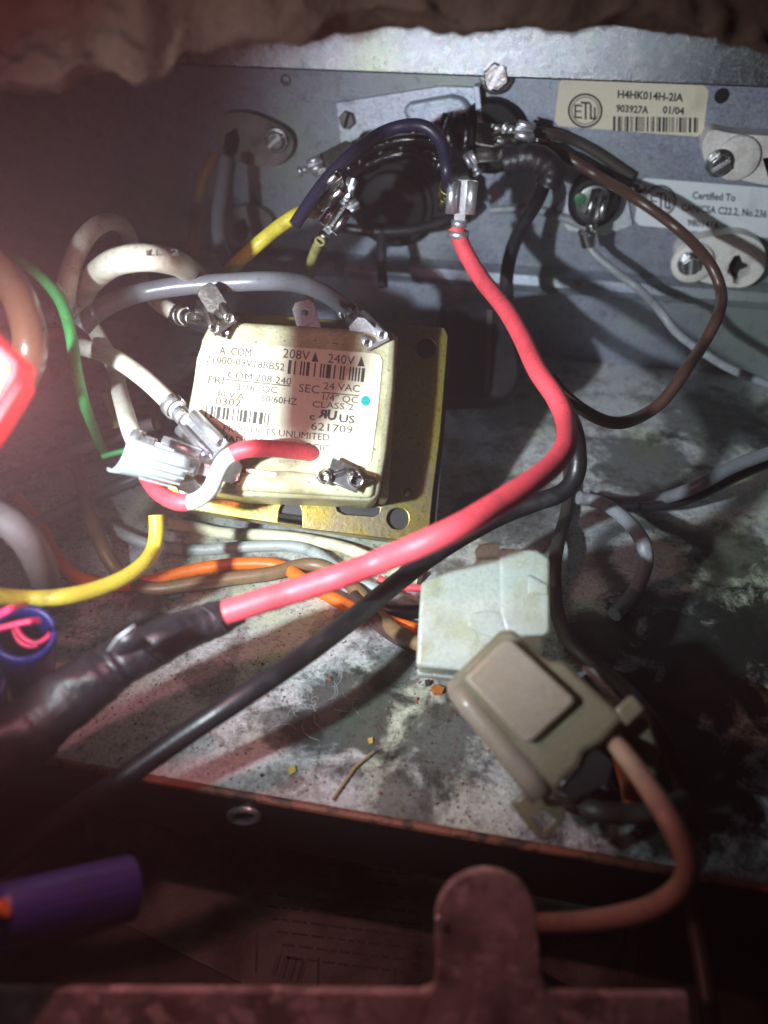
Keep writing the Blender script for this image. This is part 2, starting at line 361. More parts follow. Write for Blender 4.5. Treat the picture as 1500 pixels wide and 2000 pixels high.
# ================================================================== SETTING
def wallmesh():
    f = onwall(); z = lambda py: f(750, py).z
    mb = MB(); X0, X1 = -330, 260
    zt, zr = z(135), z(520)
    # profile (y offset toward the viewer, z) of the folded sheet from the bottom up
    prof = [(0, -2), (0, zr-14), (0, zr-5), (3.4, zr-3.2), (4.6, zr-.8), (3.4, zr+1.8), (0, zr+3.6), (0, zt-6), (0, zt-.6)]
    n = 110
    for a, b in zip(prof[:-1], prof[1:]):
        vs = []; 
        for i in range(n+1):
            x = X0+(X1-X0)*i/n; vs += [V((x, YW-a[0], a[1])), V((x, YW-b[0], b[1]))]
        mb.add(vs, [[2*i, 2*i+2, 2*i+3, 2*i+1] for i in range(n)])
    return mb, zt
wm, ZT = wallmesh()
bm_ = build('back_wall', wm, 'wall', base=(0, YW, 0), ang=60); tag(bm_, kind='structure')
up_ = MB(); up_.box((-35, YW-.2, ZT+29.6), V((295, 0, 0)), V((0, 1.8, .1)), V((0, 1.6, 30)))
o = build('upper_flange', up_, 'flange', base=(0, YW, ZT), bevel=.6); tag(o, kind='structure')
# floor sheet with its folded front lip
mb = MB(); n = 60
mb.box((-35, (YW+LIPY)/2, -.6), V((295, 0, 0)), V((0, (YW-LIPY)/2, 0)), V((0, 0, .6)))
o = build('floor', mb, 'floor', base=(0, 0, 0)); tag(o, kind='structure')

lipf = plane(V((0, LIPY-.05, 0)), V((0, 1, 0)))
hl = circ(482, 1578, 28, 20, 13)
hp = [V((lipf(a, b).x, LIPY-1.5, lipf(a, b).z)) for a, b in hl]
mb = MB(); mb.prism([[V((-330, LIPY-1.5, 0)), V((260, LIPY-1.5, 0)), V((260, LIPY-1.5, -17)), V((-330, LIPY-1.5, -17))], hp], V((0, 1.45, 0)))
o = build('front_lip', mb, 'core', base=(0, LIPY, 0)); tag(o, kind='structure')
mb = MB(); mb.tube([p-V((0, .1, 0)) for p in hp+hp[:2]], .7, 8, cap=False); rim = build('hole_rim', mb, 'tinlit', o)
mb = MB(); mb.tube([V((x, LIPY-.9, -.1+.12*noise.noise(V((x*.2, 0, 0))))) for x in range(-330, 261, 5)], .85, 8)
o = build('lip_edge', mb, 'edge', base=(0, LIPY, 0)); tag(o, kind='structure')
# lower sheet below with its printed notice
LZ = -48
mb = MB(); mb.box((0, 40, LZ-1), V((330, 0, 0)), V((0, 190, 0)), V((0, 0, 1)))
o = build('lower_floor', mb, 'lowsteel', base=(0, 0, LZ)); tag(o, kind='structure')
mb = MB(); mb.box((-35, YW+6, 60), V((310, 0, 0)), V((0, 3, 0)), V((0, 0, 130)))
o = build('rear_casing', mb, 'lowsteel', base=(0, YW+6, 0)); tag(o, kind='structure')

# printed notice on the lower sheet
lf = plane(V((0, 0, LZ+.3)), V((0, 0, 1)))
t = thing('printed_notice', 'dim paper notice with small print lying below the front lip', 'notice', lf(800, 1800))
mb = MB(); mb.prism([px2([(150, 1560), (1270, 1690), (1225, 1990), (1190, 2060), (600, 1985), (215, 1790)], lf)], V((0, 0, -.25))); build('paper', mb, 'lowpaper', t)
lt = plane(V((0, 0, LZ+.4)), V((0, 0, 1)))
mb = MB()
def tl(b, x0, y0, x1, y1, h): text(mb, b, (x0, y0), (x1, y1), h, lt)
rn = random.Random(2)
for k in range(10):                          # print too small and dim to read: broken rows of word-length strokes
    x = 470+k*10; y0 = 1640+k*24
    while x < 770+k*8:
        L_ = rn.uniform(12, 34)
        if not 730 < x+L_ < 700+k*2: quad(mb, lt, (x, y0+(x-470)*.125), (x+L_, y0+(x+L_-470)*.125), (x+L_, y0+5+(x+L_-470)*.125), (x, y0+5+(x-470)*.125))
        x += L_+rn.uniform(5, 9)
for (b, x0, y0, x1, y1, h) in [('voltage', 1095, 1752, 1150, 1760, 12), ('with', 1060, 1772, 1098, 1777, 13), ('ve only', 1130, 1828, 1198, 1838, 14), ('power', 1082, 1836, 1140, 1846, 12)]: tl(b, x0, y0, x1, y1, h)
for a, b in (((620, 1870), (618, 1950)), ((500, 1820), (498, 1900)), ((1225, 1790), (1195, 1960)), ((770, 1890), (765, 1960))):
    quad(mb, lt, a, (a[0]+5, a[1]), (b[0]+5, b[1]), b)
bars(mb, (530, 1905), (590, 1922), 45, lt, 3, 8)
tag(build('printed_text', mb, 'fadeink', t), kind='stuff')

# ================================================================== WALL FITTINGS
WN = V((0, -1, 0))
def screw(name, label, px, py, rpx, m='steel', ang=60, washer=True, parent=None, off=0, dome=0, slotm='hole', group=None):
    c = onwall(off)(px, py); d = (c-CAM).dot(FW); r = rpx*d/FPX
    t = parent or thing(name, label, 'screw', c, group)
    root = t if not parent else None
    mb = MB()
    if washer: mb.disc(c, WN, r, .9, 28)
    if dome: mb.disc(c+WN*.3, WN, r*.85, 1.4, 24, dome=r*.6)
    else: mb.disc(c+WN*.5, WN, r*.78, 2.4, 6 if washer else 28)
    hd = build('screw_head' if not parent else 'screw', mb, m, t, ang=30, bevel=.15)
    a = math.radians(ang); dx = V((math.cos(a), 0, math.sin(a))); top = (2.9 if not dome else .72+r*.55)
    mb = MB(); mb.box(c+WN*(top-.1), dx*r*.68, WN*.28, dx.cross(WN)*r*.13)
    build('slot', mb, slotm, hd if parent else t)
    return t
screw('hex_washer_screw', 'large slotted hex washer screw on the upper flange seam', 970, 147, 34, ang=62, off=1, slotm='tinlit')
screw('panel_screw', 'small dark screw beside the embossed bracket on the back panel', 681, 231, 22, m='darksteel', ang=70, dome=0)
screw('dome_screw', 'shiny domed screw between the limit control and the lower certification sticker', 1238, 372, 23, m='steel', dome=1, ang=20)
c = onwall()(558, 156)
mb = MB(); mb.disc(c, WN, 1.6, .5, 20, dome=.5); o = build('rivet', mb, 'wall', base=c); tag(o, 'tiny rivet dimple under the flange at the upper left of the panel', 'rivet')
c = onwall()(1410, 187)
mb = MB(); mb.disc(c, WN, 1.9, .1, 24); o = build('punched_hole', mb, 'hole', base=c); tag(o, 'round punched hole in the panel right of the barcode sticker', 'hole')
c = onwall()(1305, 582)
mb = MB(); mb.disc(c, WN, 1.9, .5, 20, dome=.5); o = build('rivet', mb, 'wall', base=c); tag(o, 'flat rivet in the lower panel under the right ceramic bushing', 'rivet')

def bushing(label, outl, thick, screwpos, hole, sr=24, boss=None, ang=40, cm='ceramic'):
    f = onwall(thick); base = onwall()(sum(p[0] for p in outl)/len(outl), sum(p[1] for p in outl)/len(outl))
    t = thing('ceramic_bushing', label, 'bushing', base, 'ceramic heater bushings on the back panel')
    sm = [(a, b) for a, b in spline(outl+[outl[0]], 5)][:-1]
    loops = [px2(sm, f)]
    if hole: loops.append(px2([(a, b) for a, b in hole], f))
    mb = MB(); mb.prism(loops, V((0, thick-.05, 0))); build('ceramic_body', mb, cm, t, bevel=.7)
    if hole:
        mb = MB(); mb.prism([px2(hole, onwall(.5))], V((0, .4, 0))); build('slot_opening', mb, 'hole', t)
    if boss:
        mb = MB(); cc = f(*boss[:2]); mb.disc(cc-WN*.2, WN, boss[2]*(cc-CAM).dot(FW)/FPX, 1.6, 30); build('boss', mb, 'ceramic', t, bevel=.4)
    if screwpos: screw('screw', None, screwpos[0], screwpos[1], sr, m='steel', ang=ang, washer=True, parent=t, off=thick+(1.4 if boss else 0), slotm='tinlit')
    return t
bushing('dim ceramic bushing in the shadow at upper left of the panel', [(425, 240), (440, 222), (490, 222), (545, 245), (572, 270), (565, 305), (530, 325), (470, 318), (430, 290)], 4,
        (541, 272), [(440, 262), (462, 250), (468, 275), (462, 300), (448, 310), (436, 290)], 24, None, cm='dimceramic')
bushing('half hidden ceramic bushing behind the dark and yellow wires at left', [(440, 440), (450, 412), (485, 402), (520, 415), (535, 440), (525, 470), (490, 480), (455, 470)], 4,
        None, [(455, 435), (478, 425), (488, 450), (480, 470), (462, 465)], 24, None, cm='dimceramic')
bushing('upper right ceramic bushing with a slotted screw, cut by the picture edge', [(1372, 280), (1390, 255), (1440, 262), (1540, 270), (1600, 300), (1590, 360), (1520, 365), (1440, 350), (1395, 335), (1375, 310)], 7,
        (1405, 318), [(1490, 310), (1515, 305), (1545, 320), (1540, 345), (1500, 345)], 26, (1440, 308, 42), 40)
bushing('lower right ceramic bushing with a cross shaped black opening', [(1318, 500), (1330, 480), (1390, 462), (1450, 458), (1490, 480), (1495, 520), (1475, 550), (1440, 562), (1370, 550), (1325, 530)], 6,
        (1347, 514), [(1425, 515), (1434, 500), (1445, 498), (1450, 512), (1465, 518), (1466, 535), (1450, 542), (1444, 556), (1432, 554), (1430, 540), (1420, 532)], 23, (1352, 512, 40), 100)

# stickers
def etl(mb, cx, cy, r, pl, sx=1):
    ringm(mb, cx, cy, r, r*.12, pl, sx)
    ringm(mb, cx, cy, r*.80, r*.05, pl, sx)
    for a, b, y0, y1 in ((-.62, -.52, -.3, .42), (-.62, -.18, -.36, -.26), (-.62, -.22, -.02, .07), (-.62, -.18, .33, .43), (-.26, .30, -.52, -.40), (-.03, .08, -.5, .5), (.26, .37, -.4, .45), (.26, .64, .38, .5), (.50, .60, -.2, .45)):
        X = lambda v: cx+v*r*sx; Y = lambda v: cy+v*r
        sl = .03*r
        quad(mb, pl, (X(a), Y(y0)), (X(b), Y(y0)+sl), (X(b), Y(y1)+sl), (X(a), Y(y1)))
f1, f1t = onwall(.15), onwall(.22)
t = thing('barcode_sticker', 'cream barcode sticker with round mark on the upper right of the panel', 'sticker', f1(1240, 210))
mb = MB(); mb.prism([px2([(1092, 162), (1102, 154), (1372, 166), (1384, 176), (1374, 258), (1362, 267), (1090, 246), (1083, 236)], f1)], V((0, .12, 0))); build('sticker_paper', mb, 'sticker', t)
mb = MB(); etl(mb, 1143, 216, 34, f1t, 1)
text(mb, 'H4HK014H-2IA', (1206, 191), (1334, 198), 15, f1t, .03); text(mb, '903927A', (1203, 218), (1266, 222), 14, f1t, .03); text(mb, '01/04', (1294, 221), (1336, 224), 14, f1t, .03)
bars(mb, (1197, 256), (1366, 259), 29, f1t, 11, 30); tag(build('printed_text', mb, 'ink', t), kind='stuff')
t = thing('certification_sticker', 'white certification sticker behind the brown wire at the right', 'sticker', f1(1350, 410))
mb = MB(); mb.prism([px2([(1250, 352), (1262, 348), (1560, 372), (1560, 470), (1400, 456), (1248, 440), (1240, 430)], f1)], V((0, .12, 0))); build('sticker_paper', mb, 'sticker2', t)
mb = MB(); etl(mb, 1290, 392, 31, f1t, 1)
text(mb, 'Certified To', (1352, 388), (1436, 393), 14, f1t, .02); text(mb, 'CAN/CSA C22.2, No.236', (1330, 412), (1497, 425), 14, f1t, .02); text(mb, '9801416', (1342, 441), (1402, 446), 13, f1t, .02)
tag(build('printed_text', mb, 'ink', t), kind='stuff')

# embossed bracket plate + blackened limit switch
f = onwall(1.2)
t = thing('embossed_bracket', 'pale raised bracket plate above the blackened limit switch', 'bracket', onwall()(800, 230))
mb = MB(); mb.prism([px2([(655, 200), (860, 168), (930, 170), (938, 242), (900, 262), (690, 310), (668, 310)], f)], V((0, 1.1, 0))); build('plate', mb, 'bracket', t, bevel=.3)
mb = MB(); mb.prism([px2([(785, 215), (800, 200), (880, 186), (905, 192), (920, 215), (918, 240), (800, 248)], onwall(4))], V((0, 2.9, 0))); build('raised_pocket', mb, 'bracket', t, bevel=1.2)
mb = MB(); mb.prism([px2([(925, 168), (936, 169), (944, 245), (932, 246)], onwall(5))], V((0, 4, 0))); build('side_flange', mb, 'bracket', t, bevel=.2)

t = thing('limit_switch', 'blackened round limit switch gummed with sealant in the middle of the panel', 'limit switch', onwall()(775, 390))
c = onwall(1)(772, 392); mb = MB(); mb.disc(c, WN, 13.5, 4.5, 40); mb.disc(c+WN*4.4, WN, 10.5, 2.5, 40); build('switch_cap', mb, 'bakelite', t, bevel=.6)
mb = MB(); cc = onwall(2)(790, 330); mb.prism([px2([(655, 330), (700, 285), (780, 262), (905, 235), (925, 300), (915, 400), (890, 430), (700, 430), (640, 380)], onwall(5))], V((0, 4.8, 0))); build('switch_base', mb, 'bakelite', t, bevel=1)
def lumps(name, spots, m, parent, sz=(1.2, 2.6), n=60, off=(5, 9), seed=1):
    rnd = random.Random(seed); mb = MB()
    for _ in range(n):
        x, y = rnd.choice(spots); c = onwall(rnd.uniform(*off))(x+rnd.uniform(-14, 14), y+rnd.uniform(-14, 14)); r = rnd.uniform(*sz)
        bmx = bmesh.new(); bmesh.ops.create_icosphere(bmx, subdivisions=2, radius=r)
        for v in bmx.verts: v.co *= 1+.35*noise.noise(v.co*.9+c)
        bmx.verts.index_update(); mb.add([v.co+c for v in bmx.verts], [[v.index for v in q.verts] for q in bmx.faces]); bmx.free()
    return build(name, mb, m, parent, ang=80)
lumps('sealant', [(700, 300), (730, 285), (760, 275), (800, 270), (830, 285), (860, 260), (880, 245), (890, 280), (870, 320), (905, 310), (690, 330), (720, 310), (850, 300), (780, 290)], 'tar', t, n=95)
for q, (x, y, ang) in enumerate([(640, 378, 30), (672, 392, 60), (862, 350, 90), (905, 345, 90)]):
    pass
# loose terminals on the switch
def blade(parent, a, b, wd, m='tin', hole=True, th=.8, n=None, name='blade'):
    n = -FW if n is None else n; x = (b-a).normalized(); y = n.cross(x).normalized(); z = x.cross(y); L = (b-a).length
    out = [a-y*wd/2, a+x*(L-1.2)-y*wd/2, b-y*wd*.3, b+y*wd*.3, a+x*(L-1.2)+y*wd/2, a+y*wd/2]
    lp = [out]
    if hole: lp.append([a+x*(L*.68)+(x*math.cos(k*.785)+y*math.sin(k*.785))*.75 for k in range(8)])
    mb = MB(); mb.prism(lp, z*th); return build(name, mb, m, parent, bevel=.12)
for (a, b, wd) in (((905, 400), (898, 345), 6.3), ((930, 262), (980, 268), 6), ((610, 330), (690, 290), 5.5), ((930, 305), (985, 300), 4)):
    blade(t, onwall(12)(*a), onwall(11)(*b), wd, 'tin', hole=False)
def gloss(name, pts, r, m='tar'):
    c_ = [onwall(o_)(x_, y_) for x_, y_, o_ in spline(pts, 6)]; return build(name, MB().tube(c_, r, 12, jitter=.1), m, t)
gloss('jumper', [(660, 350, 6), (690, 315, 9), (740, 285, 12), (800, 272, 13), (850, 280, 12), (870, 310, 9), (868, 350, 6)], 1.5)
gloss('jumper', [(640, 385, 6), (680, 345, 10), (740, 312, 12), (800, 300, 12), (845, 320, 9), (850, 350, 6)], 1.3)
gloss('jumper', [(880, 235, 10), (875, 262, 14), (890, 300, 14), (905, 330, 10)], 1.5); gloss('jumper', [(905, 225, 10), (912, 262, 13), (905, 300, 13), (885, 335, 9)], 1.2)
for (a_, b_, w_) in (((640, 402), (662, 362), 3.4), ((672, 398), (690, 350), 3.0), ((655, 425), (700, 398), 3.2), ((585, 335), (630, 318), 3.6), ((935, 340), (912, 300), 3), ((985, 250), (1040, 262), 4.5)):
    pa_, pb_ = onwall(15)(*a_), onwall(13)(*b_); faston(t, pa_, pb_, w_, m='tinlit', name='terminal', barrel=1.2)
c = onwall(0)(960, 262); mb = MB(); mb.disc(c, WN, 10, 5, 30); build('side_cap', mb, 'bakelite', t, bevel=.5)

# second limit control at the right with green dot
t = thing('limit_control', 'small round limit control with a green dot behind the brown wire', 'limit switch', onwall()(1165, 385))
mb = MB(); mb.prism([px2([(1085, 410), (1130, 350), (1180, 335), (1220, 360), (1235, 440), (1180, 460), (1110, 450)], onwall(1))], V((0, .9, 0))); build('mounting_flange', mb, 'bracket', t)
c = onwall(1)(1160, 385); mb = MB(); mb.disc(c, WN, 7.6, 6, 32); build('body', mb, 'bakelite', t, bevel=.5)
mb = MB(); mb.disc(c+WN*6, WN, 5.6, 1, 32); build('cap', mb, 'darksteel', t, bevel=.3)
c = onwall(7.9)(1133, 388); mb = MB(); mb.disc(c, WN, 1.7, .4, 16); build('green_dot', mb, 'dimgreen', t)
faston(t, onwall(15)(1150, 462), onwall(9)(1172, 375), 5.2, m='steel', name='terminal', barrel=1.8)

# ================================================================== TRANSFORMER
TC = P(560, 820, 160)
TN = (-FW+RT*.05+UP*.10).normalized()
def onT(k): return plane(TC+TN*k, TN)
BK = -17
tr = thing('transformer', 'control transformer with a printed paper label and gold plated frame, left of centre', 'transformer', P(600, 1000, 185))
fp = onT(BK)
arc = circ(567, 1003, 22, 12, 24, math.pi, 2*math.pi)
plate = [(315, 985), (330, 940), (372, 900), (398, 700), (402, 606), (455, 608), (520, 614), (868, 640), (875, 655), (872, 700), (860, 850), (846, 960), (836, 1062), (590, 1032)]+arc[::-1]+[(543, 1024)]
hole2 = [(655, 985), (742, 992), (740, 1002), (730, 1008), (672, 1004), (660, 998)]
mb = MB(); mb.prism([px2(plate, fp), px2(circ(777, 1013, 21), fp), px2(circ(832, 680, 19), fp), px2(hole2, fp)], -TN*1.3); build('mounting_plate', mb, 'chromate', tr, bevel=.25)
mb = MB(); mb.prism([px2([(315, 985), (836, 1062), (836, 1066), (315, 989)], fp)], -TN*9); build('bottom_flange', mb, 'chromate', tr, bevel=.3)
mb = MB(); mb.prism([px2([(402, 660), (865, 660), (872, 700), (842, 1048), (385, 978)], onT(BK-1.4))], -TN*13); build('core', mb, 'core', tr, bevel=.4)
for i in range(6):
    mb = MB(); mb.prism([px2([(866, 660), (882, 664), (850, 1048), (838, 1046)], onT(BK-2-2.1*i))], -TN*1.7); build('lamination', mb, 'core', tr)
mb = MB(); mb.prism([px2([(340, 940), (430, 925), (488, 950), (492, 968), (480, 978), (350, 968)], onT(BK+2))], -TN*1.8); build('bracket_tab', mb, 'tinlit', tr, bevel=.5)
mb = MB(); mb.disc(fp(797, 962), TN, 1.1, .5, 18, dome=.6); build('rivet', mb, 'chromate', tr)
# coil bobbin with a rounded lower face
body = [(412, 622), (776, 645), (770, 760), (757, 880), (742, 962), (734, 978), (600, 972), (470, 968), (392, 955), (352, 900), (366, 790), (392, 660)]
mb = MB(); mb.prism([px2(body, onT(0))], TN*(BK+.1)); build('bobbin', mb, 'nylon', tr, bevel=1.6)
mb = MB(); fy = onT(.5); mb.prism([px2([(395, 925), (560, 918), (735, 935), (728, 972), (420, 955)], onT(1.2))], -TN*3); build('lower_ledge', mb, 'nylon', tr, bevel=1.1)
mb = MB(); mb.prism([px2([(760, 660), (778, 655), (758, 975), (742, 975)], onT(-6))], -TN*16); build('side_wall', mb, 'nylon', tr, bevel=.4)
mb = MB(); mb.prism([px2([(480, 915), (540, 924), (538, 932), (480, 921)], onT(1.4))], -TN*.6); build('clip', mb, 'tinlit', tr)
lab = [(398, 664), (730, 690), (742, 694), (747, 705), (738, 800), (725, 900), (716, 910), (560, 898), (372, 872), (372, 800), (385, 700)]
mb = MB(); mb.prism([px2(lab, onT(.25))], -TN*.2); lb = build('paper_label', mb, 'paper', tr)
ft = onT(.32); mb = MB(); T = lambda b, x0, y0, x1, y1, h, bo=0: text(mb, b, (x0, y0), (x1, y1), h, ft, bo)
T('A  COM', 428, 692, 490, 697, 16); T('208V', 552, 698, 604, 704, 18); T('240V', 640, 708, 692, 713, 18)
for x, y in ((615, 706), (705, 715)): quad(mb, ft, (x-7, y), (x+7, y+1), (x+1, y-19))
T('21000-09V18BB52', 402, 707, 555, 724, 14); T('PRI', 406, 748, 436, 751, 15); T('COM 208 240', 444, 738, 568, 752, 14)
quad(mb, ft, (442, 740), (567, 753), (567, 755), (442, 742)); T('3/16" QC', 462, 762, 541, 768, 13); T('SEC', 583, 765, 623, 769, 16)
T('24 VAC', 632, 760, 702, 766, 14); quad(mb, ft, (628, 765), (702, 772), (702, 774), (628, 767)); T('1/4" QC', 630, 781, 699, 788, 13)
T('40 V.A.', 420, 774, 480, 781, 12); T('50/60HZ', 509, 784, 579, 791, 13); T('0302', 420, 790, 470, 794, 14); T('CLASS 2', 610, 795, 690, 801, 12)
T('c', 604, 819, 614, 820, 13, .02); text(mb, 'R', (620, 815), (638, 817), 16, ft, .04, mirror=True); T('U', 638, 818, 656, 821, 18, .04); T('US', 662, 824, 692, 827, 15, .02)
T('621709', 607, 839, 688, 847, 15); T('PRODUCTS UNLIMITED', 436, 842, 643, 861, 13); T('MADE IN CHINA  CCIC', 430, 862, 642, 882, 13)
bars(mb, (561, 730), (716, 747), 27, ft, 5, 17); bars(mb, (400, 815), (526, 831), 24, ft, 6, 15)
tag(build('printed_text', mb, 'inkgrey', lb), kind='stuff')
mb = MB(); mb.prism([px2(circ(714, 783, 9, 14, 10), onT(.36))], -TN*.1); build('marker_dot', mb, 'teal', lb)
# top blades
def pt(px, py, k): return onT(k)(px, py)
blade(tr, pt(610, 662, -2), pt(590, 590, -2), 4.9, 'tinlit', name='terminal_blade')
mb = MB(); mb.prism([px2([(577, 662), (632, 668), (634, 655), (622, 650), (618, 630), (575, 640)], onT(-1.2))], -TN*.8); build('blade_foot', mb, 'tinlit', tr, bevel=.2)
blade(tr, pt(735, 672, -1), pt(690, 630, -1), 4.5, 'tinlit', name='terminal_blade', hole=False)
blade(tr, pt(450, 640, -3), pt(400, 560, -3), 4.5, 'tin', name='terminal_blade', hole=False)
blade(tr, pt(380, 900, 2), pt(470, 925, 2), 5, 'tinlit', name='terminal_blade', hole=False)
blade(tr, pt(640, 915, 2.5), pt(700, 940, 1), 4.9, 'tin', name='terminal_blade', hole=False)

# black box with a rounded corner behind the transformer
t = thing('black_box', 'black box with a rounded corner standing behind the right side of the transformer', 'black_box', onfloor()(960, 780))
rp = plane(P(950, 690, 205), (-FW+UP*.2).normalized()); sm = [(860, 590), (985, 575), (1000, 600), (1018, 700), (1020, 735), (1008, 762), (985, 777), (860, 782)]
mb = MB(); mb.prism([px2(sm, rp)], FW*22); build('case', mb, 'bakelite', t, bevel=1.6)
mb = MB(); mb.prism([px2([(951, 605), (962, 605), (955, 765), (945, 765)], plane(P(950, 690, 204.6), (-FW+UP*.2).normalized()))], FW*.5); build('seam', mb, 'dbrown', t)

# ================================================================== WIRES
def end_dir(c, k=3): return (c[-1]-c[-1-k]).normalized()
# thick red lead with taped end
t, c = wire('red_wire', 'thick red lead running from the limit switch down to the taped splice', [(890, 445, 32.5), (905, 485, 32.5), (940, 545, 33), (985, 600, 35), (1020, 660, 37), (1050, 725, 39), (1085, 775, 40), (1106, 825, 41), (1106, 868, 44), (1080, 908, 46), (1035, 943, 48), (975, 982, 50), (900, 1027, 52), (820, 1064, 52), (740, 1097, 50), (660, 1127, 50), (580, 1153, 49), (520, 1171, 49), (440, 1197, 49)], 4.3, 'red', parts=True)
faston(t, c[0]+(c[1]-c[0]).normalized()*2, P(903, 352, 192), 7.4, m='tinlit', barrel=2.6)
tp = spline([(468, 1188, 138), (430, 1206, 137), (380, 1226, 135), (320, 1250, 132), (250, 1284, 130), (190, 1325, 128), (120, 1378, 126), (50, 1430, 124), (-60, 1500, 120)], 12)
cl = [P(a, b, d) for a, b, d in tp]; n = len(cl)
rad = []
for i in range(n):
    u = i/(n-1); r = 2.5+1.2*min(1, u*2.6)+2.6*max(0, u-.42)*1.5+.16*abs(math.sin(i*.55))*(u > .1)+(.35*noise.noise(V((i*.5, 0, 3))) if u > .45 else 0)
    r += .12*(int(i/9) % 2); rad.append(r)
mb = MB(); mb.tube(cl, rad, 32, jitter=.15, jscale=.16); tpo = build('electrical_tape', mb, 'tape', t, ang=60)
mb = MB(); a = P(215, 1268, 118); b = P(262, 1222, 119)
mb.add([a+UP*0, b, b+RT*1.2-UP*1.6-FW*1.2, P(300, 1262, 121), P(232, 1283, 119)], [[0, 1, 2, 3, 4]]); mb.v = mb.v; build('tape_flap', mb, 'tape', tpo, solid=.25)
mb = MB(); mb.tube([P(214, 1270, 119), P(232, 1246, 118.5), P(264, 1222, 119)], [.5, .62, .45], 10, flat=.6); build('rolled_tape_edge', mb, 'dgrey', tpo)
for q0 in (20, 46, 58):
    p0, r0 = cl[q0], rad[q0]; tt = (cl[q0+1]-cl[q0]).normalized(); uu = (UP-tt*UP.dot(tt)).normalized(); ss = tt.cross(uu)
    mb = MB(); mb.tube([p0+tt*(a_*1.3)+(uu*math.cos(a_)+ss*math.sin(a_))*(r0*1.02) for a_ in [k*.2-2.4 for k in range(24)]], .28, 6); build('tape_seam', mb, 'tape', tpo)
# thick black lead
wire('black_wire', 'thick black lead crossing in front of the floor under the red lead', [(1072, 340, 26), (1050, 392, 27), (1015, 450, 27), (994, 510, 27), (989, 570, 27), (1002, 630, 28), (1040, 705, 30), (1085, 765, 33), (1118, 830, 35), (1128, 885, 36), (1124, 930, 36), (1098, 962, 36), (1050, 980, 36), (985, 1005, 36), (900, 1050, 37), (830, 1096, 38), (760, 1150, 39), (680, 1215, 41), (600, 1275, 43), (520, 1330, 45), (430, 1390, 46), (350, 1443, 46), (280, 1492, 46), (220, 1535, 46), (140, 1590, 45), (40, 1660, 44), (-60, 1740, 44)], 3.9, 'black')
c = [onwall(15)(*p) for p in ((985, 318), (1010, 312), (1035, 308), (1060, 315), (1078, 335), (1070, 360))]
mb = MB(); c2 = [V(p) for p in spline([tuple(q) for q in c], 5)]; mb.tube(c2, [3.4+.12*(i % 3) for i in range(len(c2))], 22, jitter=.12, jscale=.25)
o = build('tape_wrap', mb, 'tape', base=c[2]); tag(o, 'glossy black tape wrap bent round the top end of the black lead', 'tape')
# brown wire
t, c = wire('brown_wire', 'long thin brown wire looping across the right of the panel and floor', [(1075, 735, 25), (1095, 762, 25), (1130, 795, 25), (1180, 822, 25), (1220, 825, 25), (1262, 808, 24), (1300, 778, 24), (1340, 722, 24), (1372, 675, 23), (1402, 618, 23), (1409, 570, 22), (1385, 512, 22), (1330, 452, 21), (1250, 393, 21), (1170, 345, 20), (1110, 308, 20), (1060, 280, 19), (1035, 270, 19)], 2.9, 'brown', parts=True)
faston(t, c[-1]+(c[-2]-c[-1]).normalized()*2, onwall(12)(960, 266), 5.5, m='tin', barrel=1.8)
wire('brown_wire', 'dark dusty brown wire behind the brown loop at the top right, its right end standing in for shadow', [(975, 268, 19), (1030, 258, 20), (1095, 265, 20), (1155, 292, 19), (1205, 325, 18), (1235, 345, 17)], 2.9, 'dbrown')  # right end drawn in place of the brown wire's cast shadow
# greys
t, c = wire('grey_wire', 'thin light grey wire leaving the limit control toward the right edge', [(1560, 770, 17), (1500, 750, 17), (1430, 722, 17), (1370, 686, 17), (1322, 650, 17), (1290, 608, 17), (1250, 566, 16), (1200, 528, 16), (1160, 495, 16), (1145, 470, 16)], 2.4, 'grey', parts=True)
build('collar', MB().tube([P(1150, 478, 225), P(1143, 450, 222)], 2.2, 14), 'tin', t)
wire('grey_wire', 'short pale grey wire running level behind the black lead', [(958, 411, 15), (1000, 408, 15), (1060, 413, 15), (1100, 425, 16), (1140, 442, 16)], 2.5, 'grey')
wire('grey_wire', 'dark grey wire curled into a hook on the stained floor', [(1130, 972, 26), (1160, 978, 26), (1190, 990, 27), (1228, 1020, 28), (1254, 1055, 30), (1262, 1095, 30), (1248, 1140, 29), (1225, 1175, 28), (1200, 1200, 26)], 3.4, 'grey')
wire('black_wire', 'upper of two dark wires entering from the right edge', [(1560, 862, 26), (1500, 885, 26), (1430, 912, 26), (1370, 945, 26), (1310, 970, 25), (1250, 980, 22), (1190, 980, 20), (1150, 970, 20)], 3.2, 'dgrey')
wire('black_wire', 'lower of two dark wires entering from the right edge', [(1560, 885, 20), (1500, 905, 20), (1430, 935, 20), (1370, 965, 20), (1310, 985, 20), (1250, 990, 20)], 2.6, 'black')
wire('dark_brown_wire', 'dark brown wire running down past the white connector to the bottom', [(1095, 830, 20), (1106, 890, 21), (1112, 950, 22), (1104, 1010, 24), (1090, 1060, 26), (1083, 1110, 27), (1085, 1170, 27), (1095, 1220, 28), (1120, 1262, 28), (1175, 1305, 30), (1230, 1355, 32), (1275, 1415, 34), (1315, 1490, 34), (1335, 1580, 34), (1342, 1680, 34), (1355, 1790, 36), (1375, 1900, 38), (1395, 2050, 40)], 3.2, 'dbrown')
wire('tan_wire', 'tan wire looping from the front connector to behind the rusty tab', [(1180, 1420, 36), (1210, 1460, 40), (1255, 1520, 42), (1300, 1590, 45), (1332, 1650, 46), (1345, 1700, 46), (1325, 1740, 45), (1270, 1775, 44), (1195, 1793, 42), (1120, 1802, 40), (1050, 1803, 37), (960, 1806, 32), (880, 1804, 28), (830, 1796, 26), (798, 1775, 24), (782, 1735, 23), (774, 1690, 22), (768, 1640, 22)], 3.1, 'tan')
